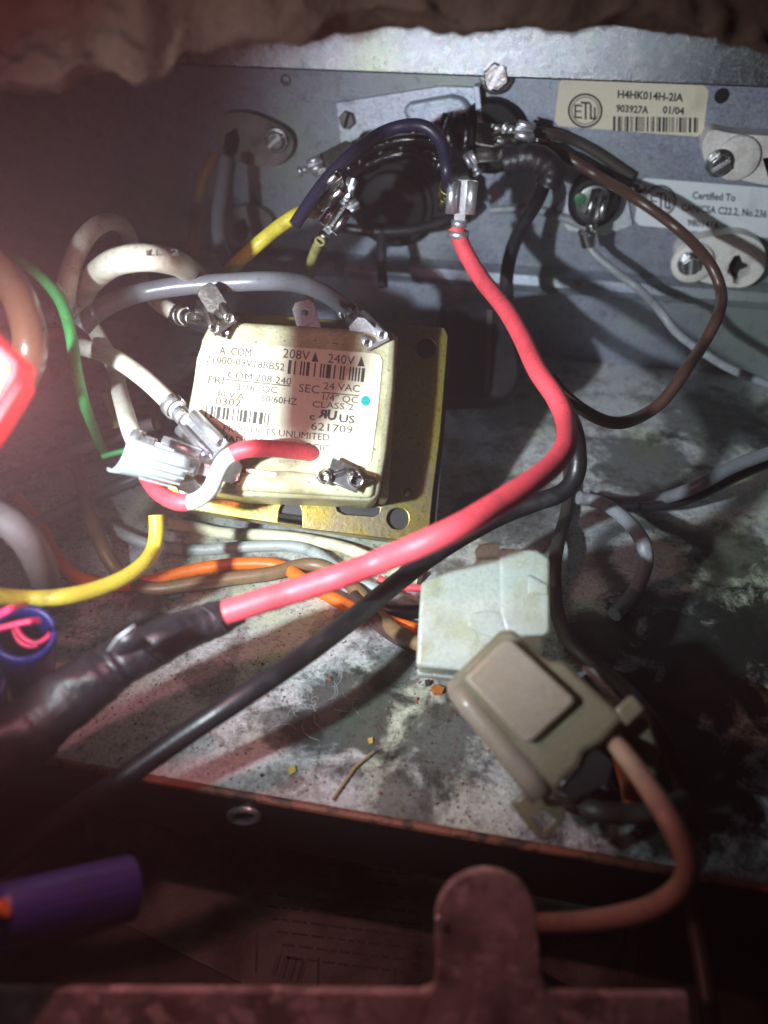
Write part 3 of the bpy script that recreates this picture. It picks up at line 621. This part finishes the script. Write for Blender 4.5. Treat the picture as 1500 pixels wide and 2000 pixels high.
wire('black_wire', 'dark wire curling out of the round corner of the front connector', [(1075, 1543, 36), (1110, 1565, 38), (1160, 1582, 40), (1220, 1588, 40), (1280, 1585, 40), (1330, 1560, 38)], 3.2, 'dbrown')
wire('orange_wire', 'orange stub showing inside the front connector', [(1210, 1480, 30), (1220, 1510, 32), (1228, 1535, 34), (1232, 1562, 34)], 2.9, 'orange')
# leads at the transformer
t, c = wire('dark_grey_wire', 'thick dark grey lead arching over the transformer to its upper right terminal', [(158, 640, 38), (185, 612, 38), (225, 588, 38), (270, 573, 37), (340, 560, 37), (430, 553, 37), (520, 549, 37), (580, 553, 36), (625, 568, 35), (660, 590, 34), (685, 612, 33)], 4.2, 'dgrey', parts=True)
faston(t, c[-1]-end_dir(c)*2, pt(738, 672, 1.5), 5.4, m='tinlit', barrel=2.4)
t, c = wire('white_wire', 'white lead making the rear tall loop at the upper left', [(130, 600, 36), (130, 560, 38), (143, 510, 38), (168, 462, 37), (200, 436, 35), (230, 436, 32), (252, 460, 29), (264, 500, 28), (276, 545, 30), (300, 582, 32), (335, 608, 33), (365, 622, 33)], 4.0, 'white', parts=True)
faston(t, c[-1]-end_dir(c)*2, pt(455, 640, 1), 5.4, m='tin', barrel=2.3)
t, c = wire('white_wire', 'fat white lead with faint print arching in front of the tall loop', [(128, 620, 40), (150, 590, 44), (180, 545, 48), (225, 512, 52), (285, 503, 53), (340, 512, 50), (378, 535, 44), (395, 555, 40)], 5.2, 'white', parts=True)
mb = MB(); q = 16*1; 
fw = plane(P(300, 500, 5.2*FPX/53-2.75), -FW); text(mb, 'LL 2', (286, 500), (350, 498), 12, fw); tag(build('printed_text', mb, 'inkgrey', t), kind='stuff')
faston(t, c[-1]-end_dir(c)*3, pt(440, 640, 3), 5.6, m='tin', barrel=2.7)
t, c = wire('white_wire', 'middle white lead slanting down to the lower left terminal', [(160, 678, 34), (190, 686, 35), (235, 706, 36), (285, 742, 36), (325, 780, 36), (350, 805, 36)], 3.9, 'white', parts=True)
faston(t, c[-1]-end_dir(c)*2, pt(425, 885, 5), 6.4, m='tinlit', barrel=2.4)
wire('white_wire', 'short white lead end poking out under the dark grey lead', [(182, 640, 30), (198, 668, 30), (215, 700, 30), (232, 745, 30)], 3.6, 'white')
t, c = wire('white_wire', 'steep white lead plugging into the clear sleeve', [(225, 720, 30), (232, 760, 32), (243, 800, 34), (255, 840, 36), (272, 878, 36)], 3.7, 'white', parts=True)
faston(t, c[-1]-end_dir(c)*2, pt(390, 905, 5), 5.4, m='tinlit', barrel=2.3)
# clear insulating sleeve (half shell)
a, b = P(228, 868, 142), P(352, 905, 150)
t = thing('clear_sleeve', 'milky half shell insulating sleeve at the lower left terminal', 'sleeve', (a+b)/2)
mb = MB(); mb.tube([a+(b-a)*k/8 for k in range(9)], [5.0-.12*k for k in range(9)], 20, cap=False, arc=(math.pi*.42, math.pi*1.15), flat=1); build('shell', mb, 'clear', t, solid=.5)
mb = MB()
for k in range(4):
    aa = math.pi*(.62+.1*k); s_ = (b-a).normalized(); u_ = (UP-s_*UP.dot(s_)).normalized(); d_ = s_.cross(u_)
    mb.tube([a+(b-a)*q+(u_*math.cos(aa)+d_*math.sin(aa))*(5.25) for q in (.4, .97)], .2, 6)
build('ridge', mb, 'clear', t)
o, c = wire('white_wire', 'stubby cut white wire end at the far left', [(95, 618, 26), (112, 616, 26), (124, 612, 26)], 3.4, 'white')
# secondary lead: white tube with red tubes over both ends
t = thing('striped_wire', 'red and white lead looping below the label to the lower right terminal', 'wire', P(640, 900, 150))
full = track([(280, 918, 30), (295, 945, 32), (318, 968, 33), (350, 981, 34), (382, 978, 34), (410, 957, 34), (424, 925, 34), (440, 897, 34), (470, 880, 34), (510, 875, 34), (560, 879, 33), (605, 885, 32), (640, 894, 31), (662, 908, 31)], 3.4, False)
n = len(full)
build('white_tube', MB().tube(full, 1.62, 16), mat('white_pvc_clean', (.62, .68, .62), .45), t)
build('red_tube', MB().tube(full[:n*28//100], 1.75, 16, jitter=.03), 'red', t); build('red_tube', MB().tube(full[n*57//100:], 1.75, 16, jitter=.03), 'red', t)
build('black_sleeve', MB().tube(full[n*88//100:], 1.9, 16), 'black', t)
e_ = full[-1]
mb = MB(); mb.rod(e_-(full[-1]-full[-3]).normalized()*.5, pt(668, 925, 4), 3.4, 1.1, TN); mb.rod(pt(655, 930, 3.4), pt(702, 950, 3.4), 3.0, .7, TN); build('terminal_body', mb, 'darksteel', t, bevel=.2)
for q_, (x_, y_) in enumerate(((641, 926), (688, 930))):
    c_ = pt(x_, y_, 2.0); ax = (TN*.8-UP*.35+RT*.25*(1 if q_ else -1)).normalized()
    build('terminal_curl', MB().tube([c_, c_+ax*3.4], 1.35, 16, cap=False, arc=(.4, 6.1)), 'tin', t, solid=.35)
build('insulation_crimp', MB().tube([full[-3], full[-1]], 2.15, 16, cap=False, arc=(.3, 5.9)), 'tin', t, solid=.3)
# green, copper brown and others at the left edge
wire('green_wire', 'thin bright green wire curving down the left side', [(-30, 488, 22), (10, 500, 22), (48, 515, 22), (88, 548, 23), (120, 592, 23), (138, 650, 23), (148, 715, 23), (162, 780, 22), (182, 835, 20), (200, 880, 18)], 2.4, 'green')
wire('copper_brown_wire', 'fat glossy copper brown cable arching at the left edge', [(-50, 490, 64), (-10, 515, 66), (28, 565, 66), (52, 625, 66), (58, 690, 66), (40, 745, 64), (5, 790, 62), (-50, 840, 60)], 6.0, 'copper')
wire('green_wire', 'short green wire end showing behind the clear sleeve', [(200, 892, 12), (225, 885, 12), (245, 880, 12)], 1.5, 'green')
wire('yellow_wire', 'bright yellow wire hooking upward at the lower left', [(305, 1006, 30), (306, 1040, 30), (300, 1072, 30), (280, 1102, 31), (240, 1130, 32), (185, 1152, 33), (120, 1166, 34), (60, 1169, 34), (0, 1165, 35), (-50, 1158, 36)], 3.1, 'yellow')
t, c = wire('yellow_wire', 'yellow wire rising diagonally to the left of the limit switch', [(400, 575, 25), (430, 545, 26), (465, 512, 27), (500, 480, 28), (545, 443, 28), (585, 417, 28), (618, 407, 27)], 3.4, 'yellow', parts=True)
faston(t, c[-1]-end_dir(c)*2, P(672, 355, 178), 5.5, m='tin', barrel=2.2)
t, c = wire('yellow_wire', 'pale dusty yellow wire standing upright behind the transformer', [(606, 640, 18), (605, 590, 18), (604, 545, 18), (610, 505, 19), (624, 472, 20)], 2.6, 'dyellow', parts=True)
faston(t, c[-1]-end_dir(c)*2, P(672, 405, 195), 5.5, m='steel', barrel=1.9)
t, c = wire('navy_wire', 'dark navy wire arching over the limit switch', [(575, 440, 25), (605, 395, 25), (640, 348, 25), (690, 298, 25), (740, 262, 24), (790, 245, 24), (830, 247, 24), (857, 270, 24), (869, 305, 24), (873, 340, 24), (876, 372, 23)], 3.0, 'navy', parts=True)
faston(t, c[-1]-end_dir(c)*2, P(866, 398, 204), 3.6, m='chromate', barrel=2.1)
wire('brown_wire', 'faint brown wire hanging from the shadowed bushing', [(420, 300, 22), (398, 350, 22), (385, 410, 22), (378, 470, 22), (375, 540, 22)], 3.3, 'olive')
wire('dark_brown_wire', 'dark wire hanging beside the faint brown one at the left bushing', [(440, 310, 26), (432, 370, 26), (425, 430, 26), (430, 480, 26), (450, 530, 26)], 3.8, 'dgrey')
wire('black_wire', 'black wire sagging under the round limit switch', [(650, 440, 20), (720, 452, 20), (800, 450, 20), (870, 432, 20), (910, 405, 20)], 3.0, 'black')
wire('grey_wire', 'dark wire dropping from the limit switch to the panel fold', [(748, 445, 20), (745, 490, 20), (748, 560, 20)], 3.0, 'black')
# bundle under the transformer
wire('cream_wire', 'cream wire running under the front edge of the gold frame', [(330, 1022, 20), (380, 1030, 21), (440, 1042, 22), (520, 1045, 23), (600, 1054, 23), (680, 1072, 23), (740, 1098, 22), (820, 1130, 22)], 3.0, 'cream')
wire('grey_wire', 'pale grey wire below the cream wire and above the orange one', [(200, 1020, 22), (250, 1048, 23), (310, 1068, 23), (380, 1074, 23), (450, 1070, 23), (520, 1066, 23), (580, 1068, 23), (625, 1085, 23), (665, 1115, 23), (720, 1145, 23), (770, 1165, 23), (825, 1195, 23)], 2.9, 'palegrey')
wire('orange_wire', 'orange wire snaking across the floor into the white connector', [(30, 970, 20), (60, 1000, 21), (90, 1050, 23), (118, 1098, 25), (155, 1130, 26), (215, 1142, 26), (285, 1138, 26), (350, 1120, 26), (420, 1106, 26), (500, 1100, 26), (555, 1108, 26), (600, 1138, 26), (650, 1168, 27), (710, 1198, 27), (770, 1218, 27), (830, 1235, 26)], 3.2, 'orange')
wire('brown_wire', 'tan brown wire lying beside the orange one on the floor', [(150, 900, 24), (162, 950, 25), (175, 1005, 27), (198, 1065, 28), (232, 1118, 28), (290, 1150, 28), (370, 1142, 28), (450, 1130, 28), (530, 1120, 28), (600, 1102, 27), (650, 1115, 26), (700, 1155, 27), (735, 1195, 29), (775, 1235, 31), (830, 1262, 32)], 3.4, 'olive')
wire('dark_brown_wire', 'thick brown wire entering the left side of the white connector', [(690, 1165, 24), (730, 1208, 28), (770, 1240, 30), (825, 1268, 32)], 3.6, 'brown')
wire('black_wire', 'short black wire ending in the white connector', [(700, 1150, 22), (745, 1188, 24), (790, 1195, 24), (835, 1192, 24)], 3.2, 'black')
wire('red_wire', 'thin red wire glimpsed beside the white connector', [(740, 1130, 12), (775, 1145, 13), (830, 1150, 13)], 1.8, 'red')
wire('braided_sleeve', 'dusty mauve braided sleeve curving at the left edge', [(-60, 985, 62), (-10, 1005, 62), (35, 1035, 62), (68, 1080, 60), (88, 1130, 56), (98, 1180, 50)], 5.4, 'mauve', cat='sleeve', jitter=.06)
for k, pp in enumerate([[(-30, 1235, 12), (20, 1222, 12), (50, 1215, 12), (78, 1212, 12)], [(-30, 1212, 13), (0, 1200, 13), (25, 1188, 13), (50, 1180, 12)], [(25, 1228, 11), (35, 1250, 11), (55, 1262, 11), (75, 1260, 11)], [(30, 1222, 11), (45, 1245, 11), (70, 1256, 11), (92, 1245, 11), (98, 1235, 11)]]):
    wire('magenta_wire', ['straight magenta strand crossing the mouth of the blue wire nut', 'short magenta strand above the blue wire nut at the left edge', 'inner curled magenta strand inside the blue wire nut', 'outer curled magenta strand rising over the rim of the blue nut'][k], pp, .96, 'magenta', group='magenta strands at the blue wire nut')
wire('black_wire', 'upper dusty dark wire crossing behind the green wire at the left', [(-20, 945, 26), (60, 915, 26), (150, 880, 26), (240, 845, 26), (300, 828, 26)], 3.4, 'mauve')
wire('black_wire', 'lower dusty dark wire slanting up toward the clear sleeve', [(-20, 1080, 26), (80, 1020, 26), (180, 970, 26), (280, 928, 26), (350, 905, 26)], 3.6, 'dgrey')
wire('yellow_wire', 'short dull yellow piece behind the steep white lead', [(205, 770, 18), (215, 795, 18), (226, 822, 18), (240, 860, 18)], 2.4, 'dyellow')
wire('red_wire', 'dim red wire piece behind the green wire', [(60, 650, 26), (95, 652, 26), (130, 648, 26)], 3.4, 'red')
# dim wires below the lip
DG = 'dim wires below the front lip'
wire('black_wire', 'heavy dark wire crossing the notice diagonally', [(225, 1580, 30), (300, 1640, 34), (390, 1720, 38), (480, 1790, 40), (570, 1860, 40), (650, 1920, 40), (740, 2000, 40)], 5.0, 'black', group=DG)
wire('black_wire', 'dark wire bending down beside the violet wire nut', [(195, 1590, 26), (225, 1640, 26), (250, 1690, 26), (265, 1750, 26), (262, 1810, 26)], 3.6, 'black', group=DG)
wire('black_wire', 'thin dark wire rising from the violet nut toward the lip hole', [(262, 1800, 20), (300, 1745, 20), (360, 1700, 20), (430, 1640, 18), (480, 1600, 18)], 2.8, 'black', group=DG)

# ================================================================== WIRE NUTS
def nut(name, label, a, b, r0, r1, m, open_=False):
    t = thing(name, label, 'wire nut', a); mb = MB(); N = 10
    pts = [a+(b-a)*k/N for k in range(N+1)]; rr = [r0+(r1-r0)*k/N for k in range(N+1)]
    if not open_: pts += [b+(b-a).normalized()*.6]; rr += [r1*.6]
    mb.tube(pts, rr, 28, cap=False); 
    if True:
        k = 28; mb.f.append([len(mb.v)-k+j for j in range(k)])
    build('shell', mb, m, t, solid=.9)
    mb = MB(); x = (b-a).normalized(); u = x.orthogonal().normalized(); v_ = x.cross(u)
    for j in range(10):
        g = 2*math.pi*j/10; d = u*math.cos(g)+v_*math.sin(g)
        mb.tube([a+(b-a)*.25+d*(r0+(r1-r0)*.25+.2), a+(b-a)*.9+d*(r0+(r1-r0)*.9+.2)], .35, 6)
    build('grip_rib', mb, m, t); return t
nut('blue_wire_nut', 'open blue wire nut with magenta strands at the left edge', P(48, 1235, 128), P(62, 1340, 150), 4.6, 3.6, 'blue', True)
nut('blue_wire_nut', 'dark blue wire nut half cut by the left edge below the open one', P(-38, 1330, 130), P(-20, 1430, 150), 3.6, 3.0, 'blue', True)
nut('violet_wire_nut', 'blurred violet wire nut in the lower left foreground', P(-20, 1795, 100), P(250, 1735, 112), 3.6, 4.1, 'purple')
wire('yellow_wire', 'orange yellow wire end entering the violet wire nut', [(-60, 1790, 34), (-20, 1782, 34), (12, 1772, 34)], 2.2, 'orange')
nut('blue_wire_nut', 'small blue wire nut lying in the dark below the front connector', P(1180, 1615, 150), P(1225, 1668, 150), 2.6, 2.0, 'blue')

# ================================================================== CONNECTORS
# white receptacle housing
n1 = (-FW+UP*.35-RT*.1).normalized(); k1 = P(940, 1190, 138)
def onC(k): return plane(k1+n1*k, n1)
t = thing('white_connector', 'milky white plug housing lying on the floor right of centre', 'connector', onfloor()(940, 1300))
mb = MB(); mb.prism([px2([(822, 1138), (880, 1112), (930, 1098), (932, 1085), (1052, 1078), (1074, 1092), (1075, 1236), (1062, 1248), (1062, 1275), (960, 1290), (925, 1312), (812, 1300)], onC(0))], -n1*15); build('housing', mb, 'milky', t, bevel=.8)
mb = MB(); mb.prism([px2([(930, 1092), (928, 1072), (938, 1062), (968, 1057), (976, 1062), (976, 1092)], onC(.2))], -n1*1.6); build('latch_tab', mb, 'milky', t, bevel=.3)
mb = MB(); mb.prism([px2([(976, 1068), (1048, 1074), (1073, 1090), (1073, 1234), (1060, 1242), (990, 1240), (978, 1200)], onC(.9))], -n1*1.2); build('top_panel', mb, 'milky', t, bevel=.5)
mb = MB(); mb.prism([px2([(1032, 1122), (1070, 1142), (1070, 1160), (1032, 1158)], onC(1.6))], -n1*1); build('ramp', mb, 'milky', t, bevel=.3)
mb = MB(); mb.prism([px2([(814, 1304), (925, 1315), (922, 1330), (815, 1318)], onC(-9))], -n1*4); build('lower_skirt', mb, 'milky', t, bevel=.4)
mb = MB(); mb.prism([px2([(910, 1200), (950, 1192), (1060, 1205), (1060, 1235), (960, 1245), (915, 1225)], onC(.7))], -n1*1); build('key_rib', mb, 'milky', t, bevel=.4)
# front translucent plug
n2 = (-FW+UP*.25-RT*.25).normalized(); k2 = P(1040, 1400, 118)
def onD(k): return plane(k2+n2*k, n2)
t = thing('front_connector', 'blurred pinkish translucent plug housing tilted in front of the white one', 'connector', onfloor()(1060, 1560))
outl = [(882, 1322), (975, 1232), (1000, 1228), (1055, 1278), (1075, 1292), (1100, 1290), (1205, 1385), (1222, 1402), (1170, 1455), (1140, 1470), (1128, 1500), (1100, 1520), (1085, 1555), (1060, 1560), (1010, 1520), (885, 1345)]
fr = -n2*12
mb = MB(); mb.prism([px2(outl, onD(0))], fr); build('housing', mb, 'smoky', t, bevel=1.0)
mb = MB(); mb.prism([px2([(905, 1325), (985, 1248), (1000, 1250), (1122, 1362), (1120, 1375), (1035, 1452), (1022, 1448)], onD(2.2))], -n2*2.4); build('raised_panel', mb, 'pinkmilky', t, bevel=.5)
e0, e1 = onD(-1.5)(893, 1345), onD(-1.5)(1062, 1552)
mb = MB(); mb.tube([e0+(e1-e0)*k/6 for k in range(7)], [1.7, 1.8, 1.9, 1.9, 2.0, 2.0, 2.1], 20, cap=False); mb.tube([e0, e0-(e1-e0).normalized()*1.4], [1.7, .8], 20); build('corner_barrel', mb, 'pinkmilky', t, solid=.5, ang=60)
mb = MB(); mb.prism([px2([(1200, 1385), (1235, 1355), (1262, 1385), (1225, 1420)], onD(.5))], -n2*7); build('side_flap', mb, 'smoky', t, bevel=.5)
mb = MB(); mb.prism([px2([(1135, 1300), (1158, 1305), (1215, 1370), (1200, 1384)], onD(-5))], -n2*3); build('rear_tab', mb, 'milky', t, bevel=.3)
mb = MB(); mb.prism([px2([(1215, 1410), (1262, 1395), (1290, 1470), (1278, 1540), (1235, 1510), (1170, 1460)], onD(-7))], -n2*6); build('rear_skirt', mb, 'smoky', t, bevel=.6)
mb = MB(); mb.prism([px2([(995, 1570), (1030, 1545), (1070, 1560), (1105, 1575), (1105, 1600), (1062, 1645), (1035, 1620)], onD(-5)), px2([(1040, 1598), (1062, 1582), (1082, 1600), (1060, 1622)], onD(-5))], -n2*2.5); build('latch_window', mb, 'smoky', t, bevel=.35)
mb = MB(); mb.prism([px2([(1142, 1478), (1165, 1460), (1200, 1490), (1190, 1530), (1130, 1560), (1095, 1545), (1130, 1510)], onD(-1.5))], -n2*8); build('mouth', mb, 'hole', t, bevel=.3)

# tan tag at the lower right
mb = MB(); mb.prism([px2([(1362, 1542), (1455, 1640), (1435, 1672), (1415, 1668), (1345, 1590)], plane(P(1400, 1600, 150), (-FW+RT*.2).normalized()))], FW*1.2)
o = build('paper_tag', mb, 'tan', bevel=.2); tag(o, 'dim tan strip tag lying in the dark at the lower right', 'tag')

# ================================================================== FOREGROUND TAB AND BAR
ff = plane(P(800, 1900, 104), (-FW+UP*.15).normalized())
arc2 = circ(950, 1797, 100, 24, 97, math.pi, 2*math.pi)
rb = [(-120, 1934), (500, 1936), (820, 1940), (848, 1930), (852, 1900)]+arc2+[(1058, 1900), (1066, 1935), (1080, 1942), (1345, 1945), (1365, 2120), (-120, 2120)]
t = thing('rusty_bracket', 'blurred rusty steel bracket with a rounded tab in the bottom foreground', 'bracket', P(800, 2000, 104))
mb = MB(); mb.prism([px2(rb, ff)], FW*1.6); build('bracket_plate', mb, 'rust', t, bevel=.35)
mb = MB(); mb.disc(plane(P(800, 1900, 103.4), (-FW+UP*.15).normalized())(857, 1795), -FW, .5, .3, 14, dome=.3); build('burr', mb, 'tinlit', t)

# ================================================================== INSULATION BLANKET
def blanket():
    mb = MB(); NX, NY = 150, 60
    edge = spline([(-300, 215), (-60, 195), (60, 188), (120, 186), (170, 158), (225, 150), (275, 168), (320, 128), (370, 92), (430, 78), (520, 70), (600, 78), (660, 55), (760, 48), (1000, 55), (1200, 62), (1500, 80), (1800, 100)], 10)
    def ey(x):
        for a, b in zip(edge[:-1], edge[1:]):
            if a[0] <= x <= b[0]: return a[1]+(b[1]-a[1])*(x-a[0])/max(1e-6, b[0]-a[0])
        return 100
    for j in range(NY+1):
        v = j/NY
        for i in range(NX+1):
            px = -300+2100*i/NX; e = ey(px)
            if v < .35:                      # underside curling back toward the wall
                k = v/.35; py = e-10*(1-k)**2; d = 128-18*(k**.6)
            else:
                k = (v-.35)/.65; py = e-420*k; d = 110-22*k
            p = P(px, py, d); q = p*.045
            f = noise.fractal(q, 1.0, 2.0, 4)*6*(min(1, v*4)) + noise.fractal(p*.25, 1.0, 2.0, 5)*1.6
            p = p-FW*f*.9+UP*noise.fractal(q+V((9, 3, 1)), 1, 2, 5)*2.6
            mb.v.append(p)
    for j in range(NY):
        for i in range(NX):
            a = j*(NX+1)+i; mb.f.append([a, a+1, a+NX+2, a+NX+1])
    return mb
M['fibre'] = mat('fibre_insulation', (.05, .032, .023), .95, dirt=(.05, .035, .025), dscale=.05, dlo=.4, dhi=.6, bump=1, bscale=1.2, spec=.1)
t = thing('insulation_blanket', 'fuzzy brown insulation blanket hanging across the top', 'insulation', P(500, 60, 145))
bl = blanket(); build('batting', bl, 'fibre', t, ang=180)
rnd = random.Random(4); mb = MB()
for k in range(6000):
    i = rnd.randrange(20, 140); j = rnd.randrange(8, 40); p = bl.v[j*151+i]
    d = V((rnd.gauss(0, 1), rnd.gauss(0, 1), rnd.gauss(0, 1)-.4)).normalized(); q = p+d*rnd.uniform(.8, 2.6); s_ = d.orthogonal().normalized()*.04
    mb.add([p-s_, p+s_, q], [[0, 1, 2]])
o = build('loose_fibre', mb, 'fibre', t); tag(o, kind='stuff')

# ================================================================== RED INDICATOR
t = thing('red_indicator_lamp', 'glowing red indicator lamp at the left edge', 'lamp', P(-10, 740, 92))
lp = plane(P(0, 740, 92), -FW)
lens = emit('red_lens', (.8, .01, .015), 1); core_m = emit('lamp_core', (1, .34, .07), 9)
mb = MB(); mb.prism([px2([(-80, 590), (-20, 655), (36, 705), (30, 735), (-20, 815), (-80, 880)], lp)], FW*5); build('lens', mb, lens, t, bevel=.5)
lp2 = plane(P(0, 740, 91.2), -FW)
mb = MB(); mb.prism([px2([(-70, 745), (-25, 712), (-5, 704), (8, 708), (10, 722), (-10, 765), (-70, 830)], lp2)], FW*.6); build('glowing_bar', mb, core_m, t, bevel=.3)
mb = MB(); mb.prism([px2([(-80, 900), (-20, 826), (36, 742), (40, 752), (-20, 850), (-80, 930)], lp)], FW*4); build('lens_rim', mb, lens, t, bevel=.3)

ld = bpy.data.lights.new('indicator_light', 'POINT'); lo = bpy.data.objects.new('indicator_light', ld); COL.objects.link(lo)
ld.energy = RED; ld.color = (1, .33, .36); ld.shadow_soft_size = 2.4*S; lo.location = P(-58, 735, 80)*S
# ================================================================== DEBRIS ON THE FLOOR
def flake(name, label, outl, h, m, group=None):
    mb = MB(); mb.prism([px2(outl, onfloor(h))], V((0, 0, -h+.05))); o = build(name, mb, m); tag(o, label, 'debris', group)
flake('dry_flake', 'larger yellow flake on the floor above the front lip', [(562, 1500), (575, 1494), (578, 1506), (566, 1514)], .6, 'leaf')
flake('dry_flake', 'small yellow flake on the floor right of the black lead', [(718, 1442), (728, 1440), (728, 1450), (722, 1452)], .5, 'leaf')
flake('rust_flake', 'orange rust flake on the floor in front of the connectors', [(842, 1342), (852, 1336), (868, 1342), (864, 1352), (848, 1352)], 1.0, 'rustflake')
flake('rust_flake', 'dark crumb next to the orange rust flake', [(830, 1328), (840, 1326), (840, 1334), (832, 1336)], 1.0, 'dbrown')
a, b, c2 = onfloor(.6)(650, 1562), onfloor(.6)(692, 1500), onfloor(1.2)(730, 1466)
mb = MB(); mb.tube([a, b, c2], [.25, .35, .15], 6); o = build('straw', mb, 'straw'); tag(o, 'thin dry straw lying near the front lip', 'straw')
rnd = random.Random(9); mb = MB()
for k in range(1500):
    px, py = rnd.uniform(150, 1180), rnd.uniform(1100, 1690); c = onfloor(.1)(px, py)
    if c.y < LIPY+1: continue
    r = rnd.uniform(.06, .3)*(2 if rnd.random() < .04 else 1)
    vs = [c+V((r*math.cos(a)*rnd.uniform(.6, 1.3), r*math.sin(a)*rnd.uniform(.6, 1.3), 0)) for a in (0, 1.6, 3.1, 4.7)]+[c+V((0, 0, r))]
    mb.add(vs, [[0, 1, 4], [1, 2, 4], [2, 3, 4], [3, 0, 4]])
o = build('grit', mb, 'edge'); tag(o, 'rusty grit scattered over the stained floor', 'grit', kind='stuff')
rnd = random.Random(19); mb = MB()
for k in range(40):
    cx, cy = rnd.gauss(600, 50), rnd.gauss(1365, 22); p = onfloor(.3)(cx, cy); a = rnd.uniform(0, 6.28); L = rnd.uniform(2, 7)
    pts = [p+V((math.cos(a+.25*q)*L*q/5, math.sin(a+.25*q)*L*q/5, rnd.uniform(0, .8))) for q in range(5)]; mb.tube(pts, .025, 4)
o = build('lint', mb, 'sticker2'); tag(o, 'pale lint hairs caught on the floor behind the black lead', 'lint', kind='stuff')

# ================================================================== HAZE ADDED TO IMITATE LENS GLARE
HZ = True
if HZ:
    mb = MB(); mb.box((-30, 100, 65), V((360, 0, 0)), V((0, 170, 0)), V((0, 0, 115+15)))
    hm = bpy.data.materials.new('glare_haze'); hm.use_nodes = True; nt = hm.node_tree; nt.nodes.clear()
    pv = nt.nodes.new('ShaderNodeVolumePrincipled'); out = nt.nodes.new('ShaderNodeOutputMaterial')
    pv.inputs['Color'].default_value = (.9, .88, .88, 1); pv.inputs['Density'].default_value = GLARE_HAZE; pv.inputs['Anisotropy'].default_value = .5; nt.links.new(pv.outputs[0], out.inputs['Volume'])
    o = build('added_glare_haze', mb, hm, base=(0, 0, 0)); tag(o, kind='stuff')
for o in bpy.data.objects:
    if 'base' in o: del o['base']
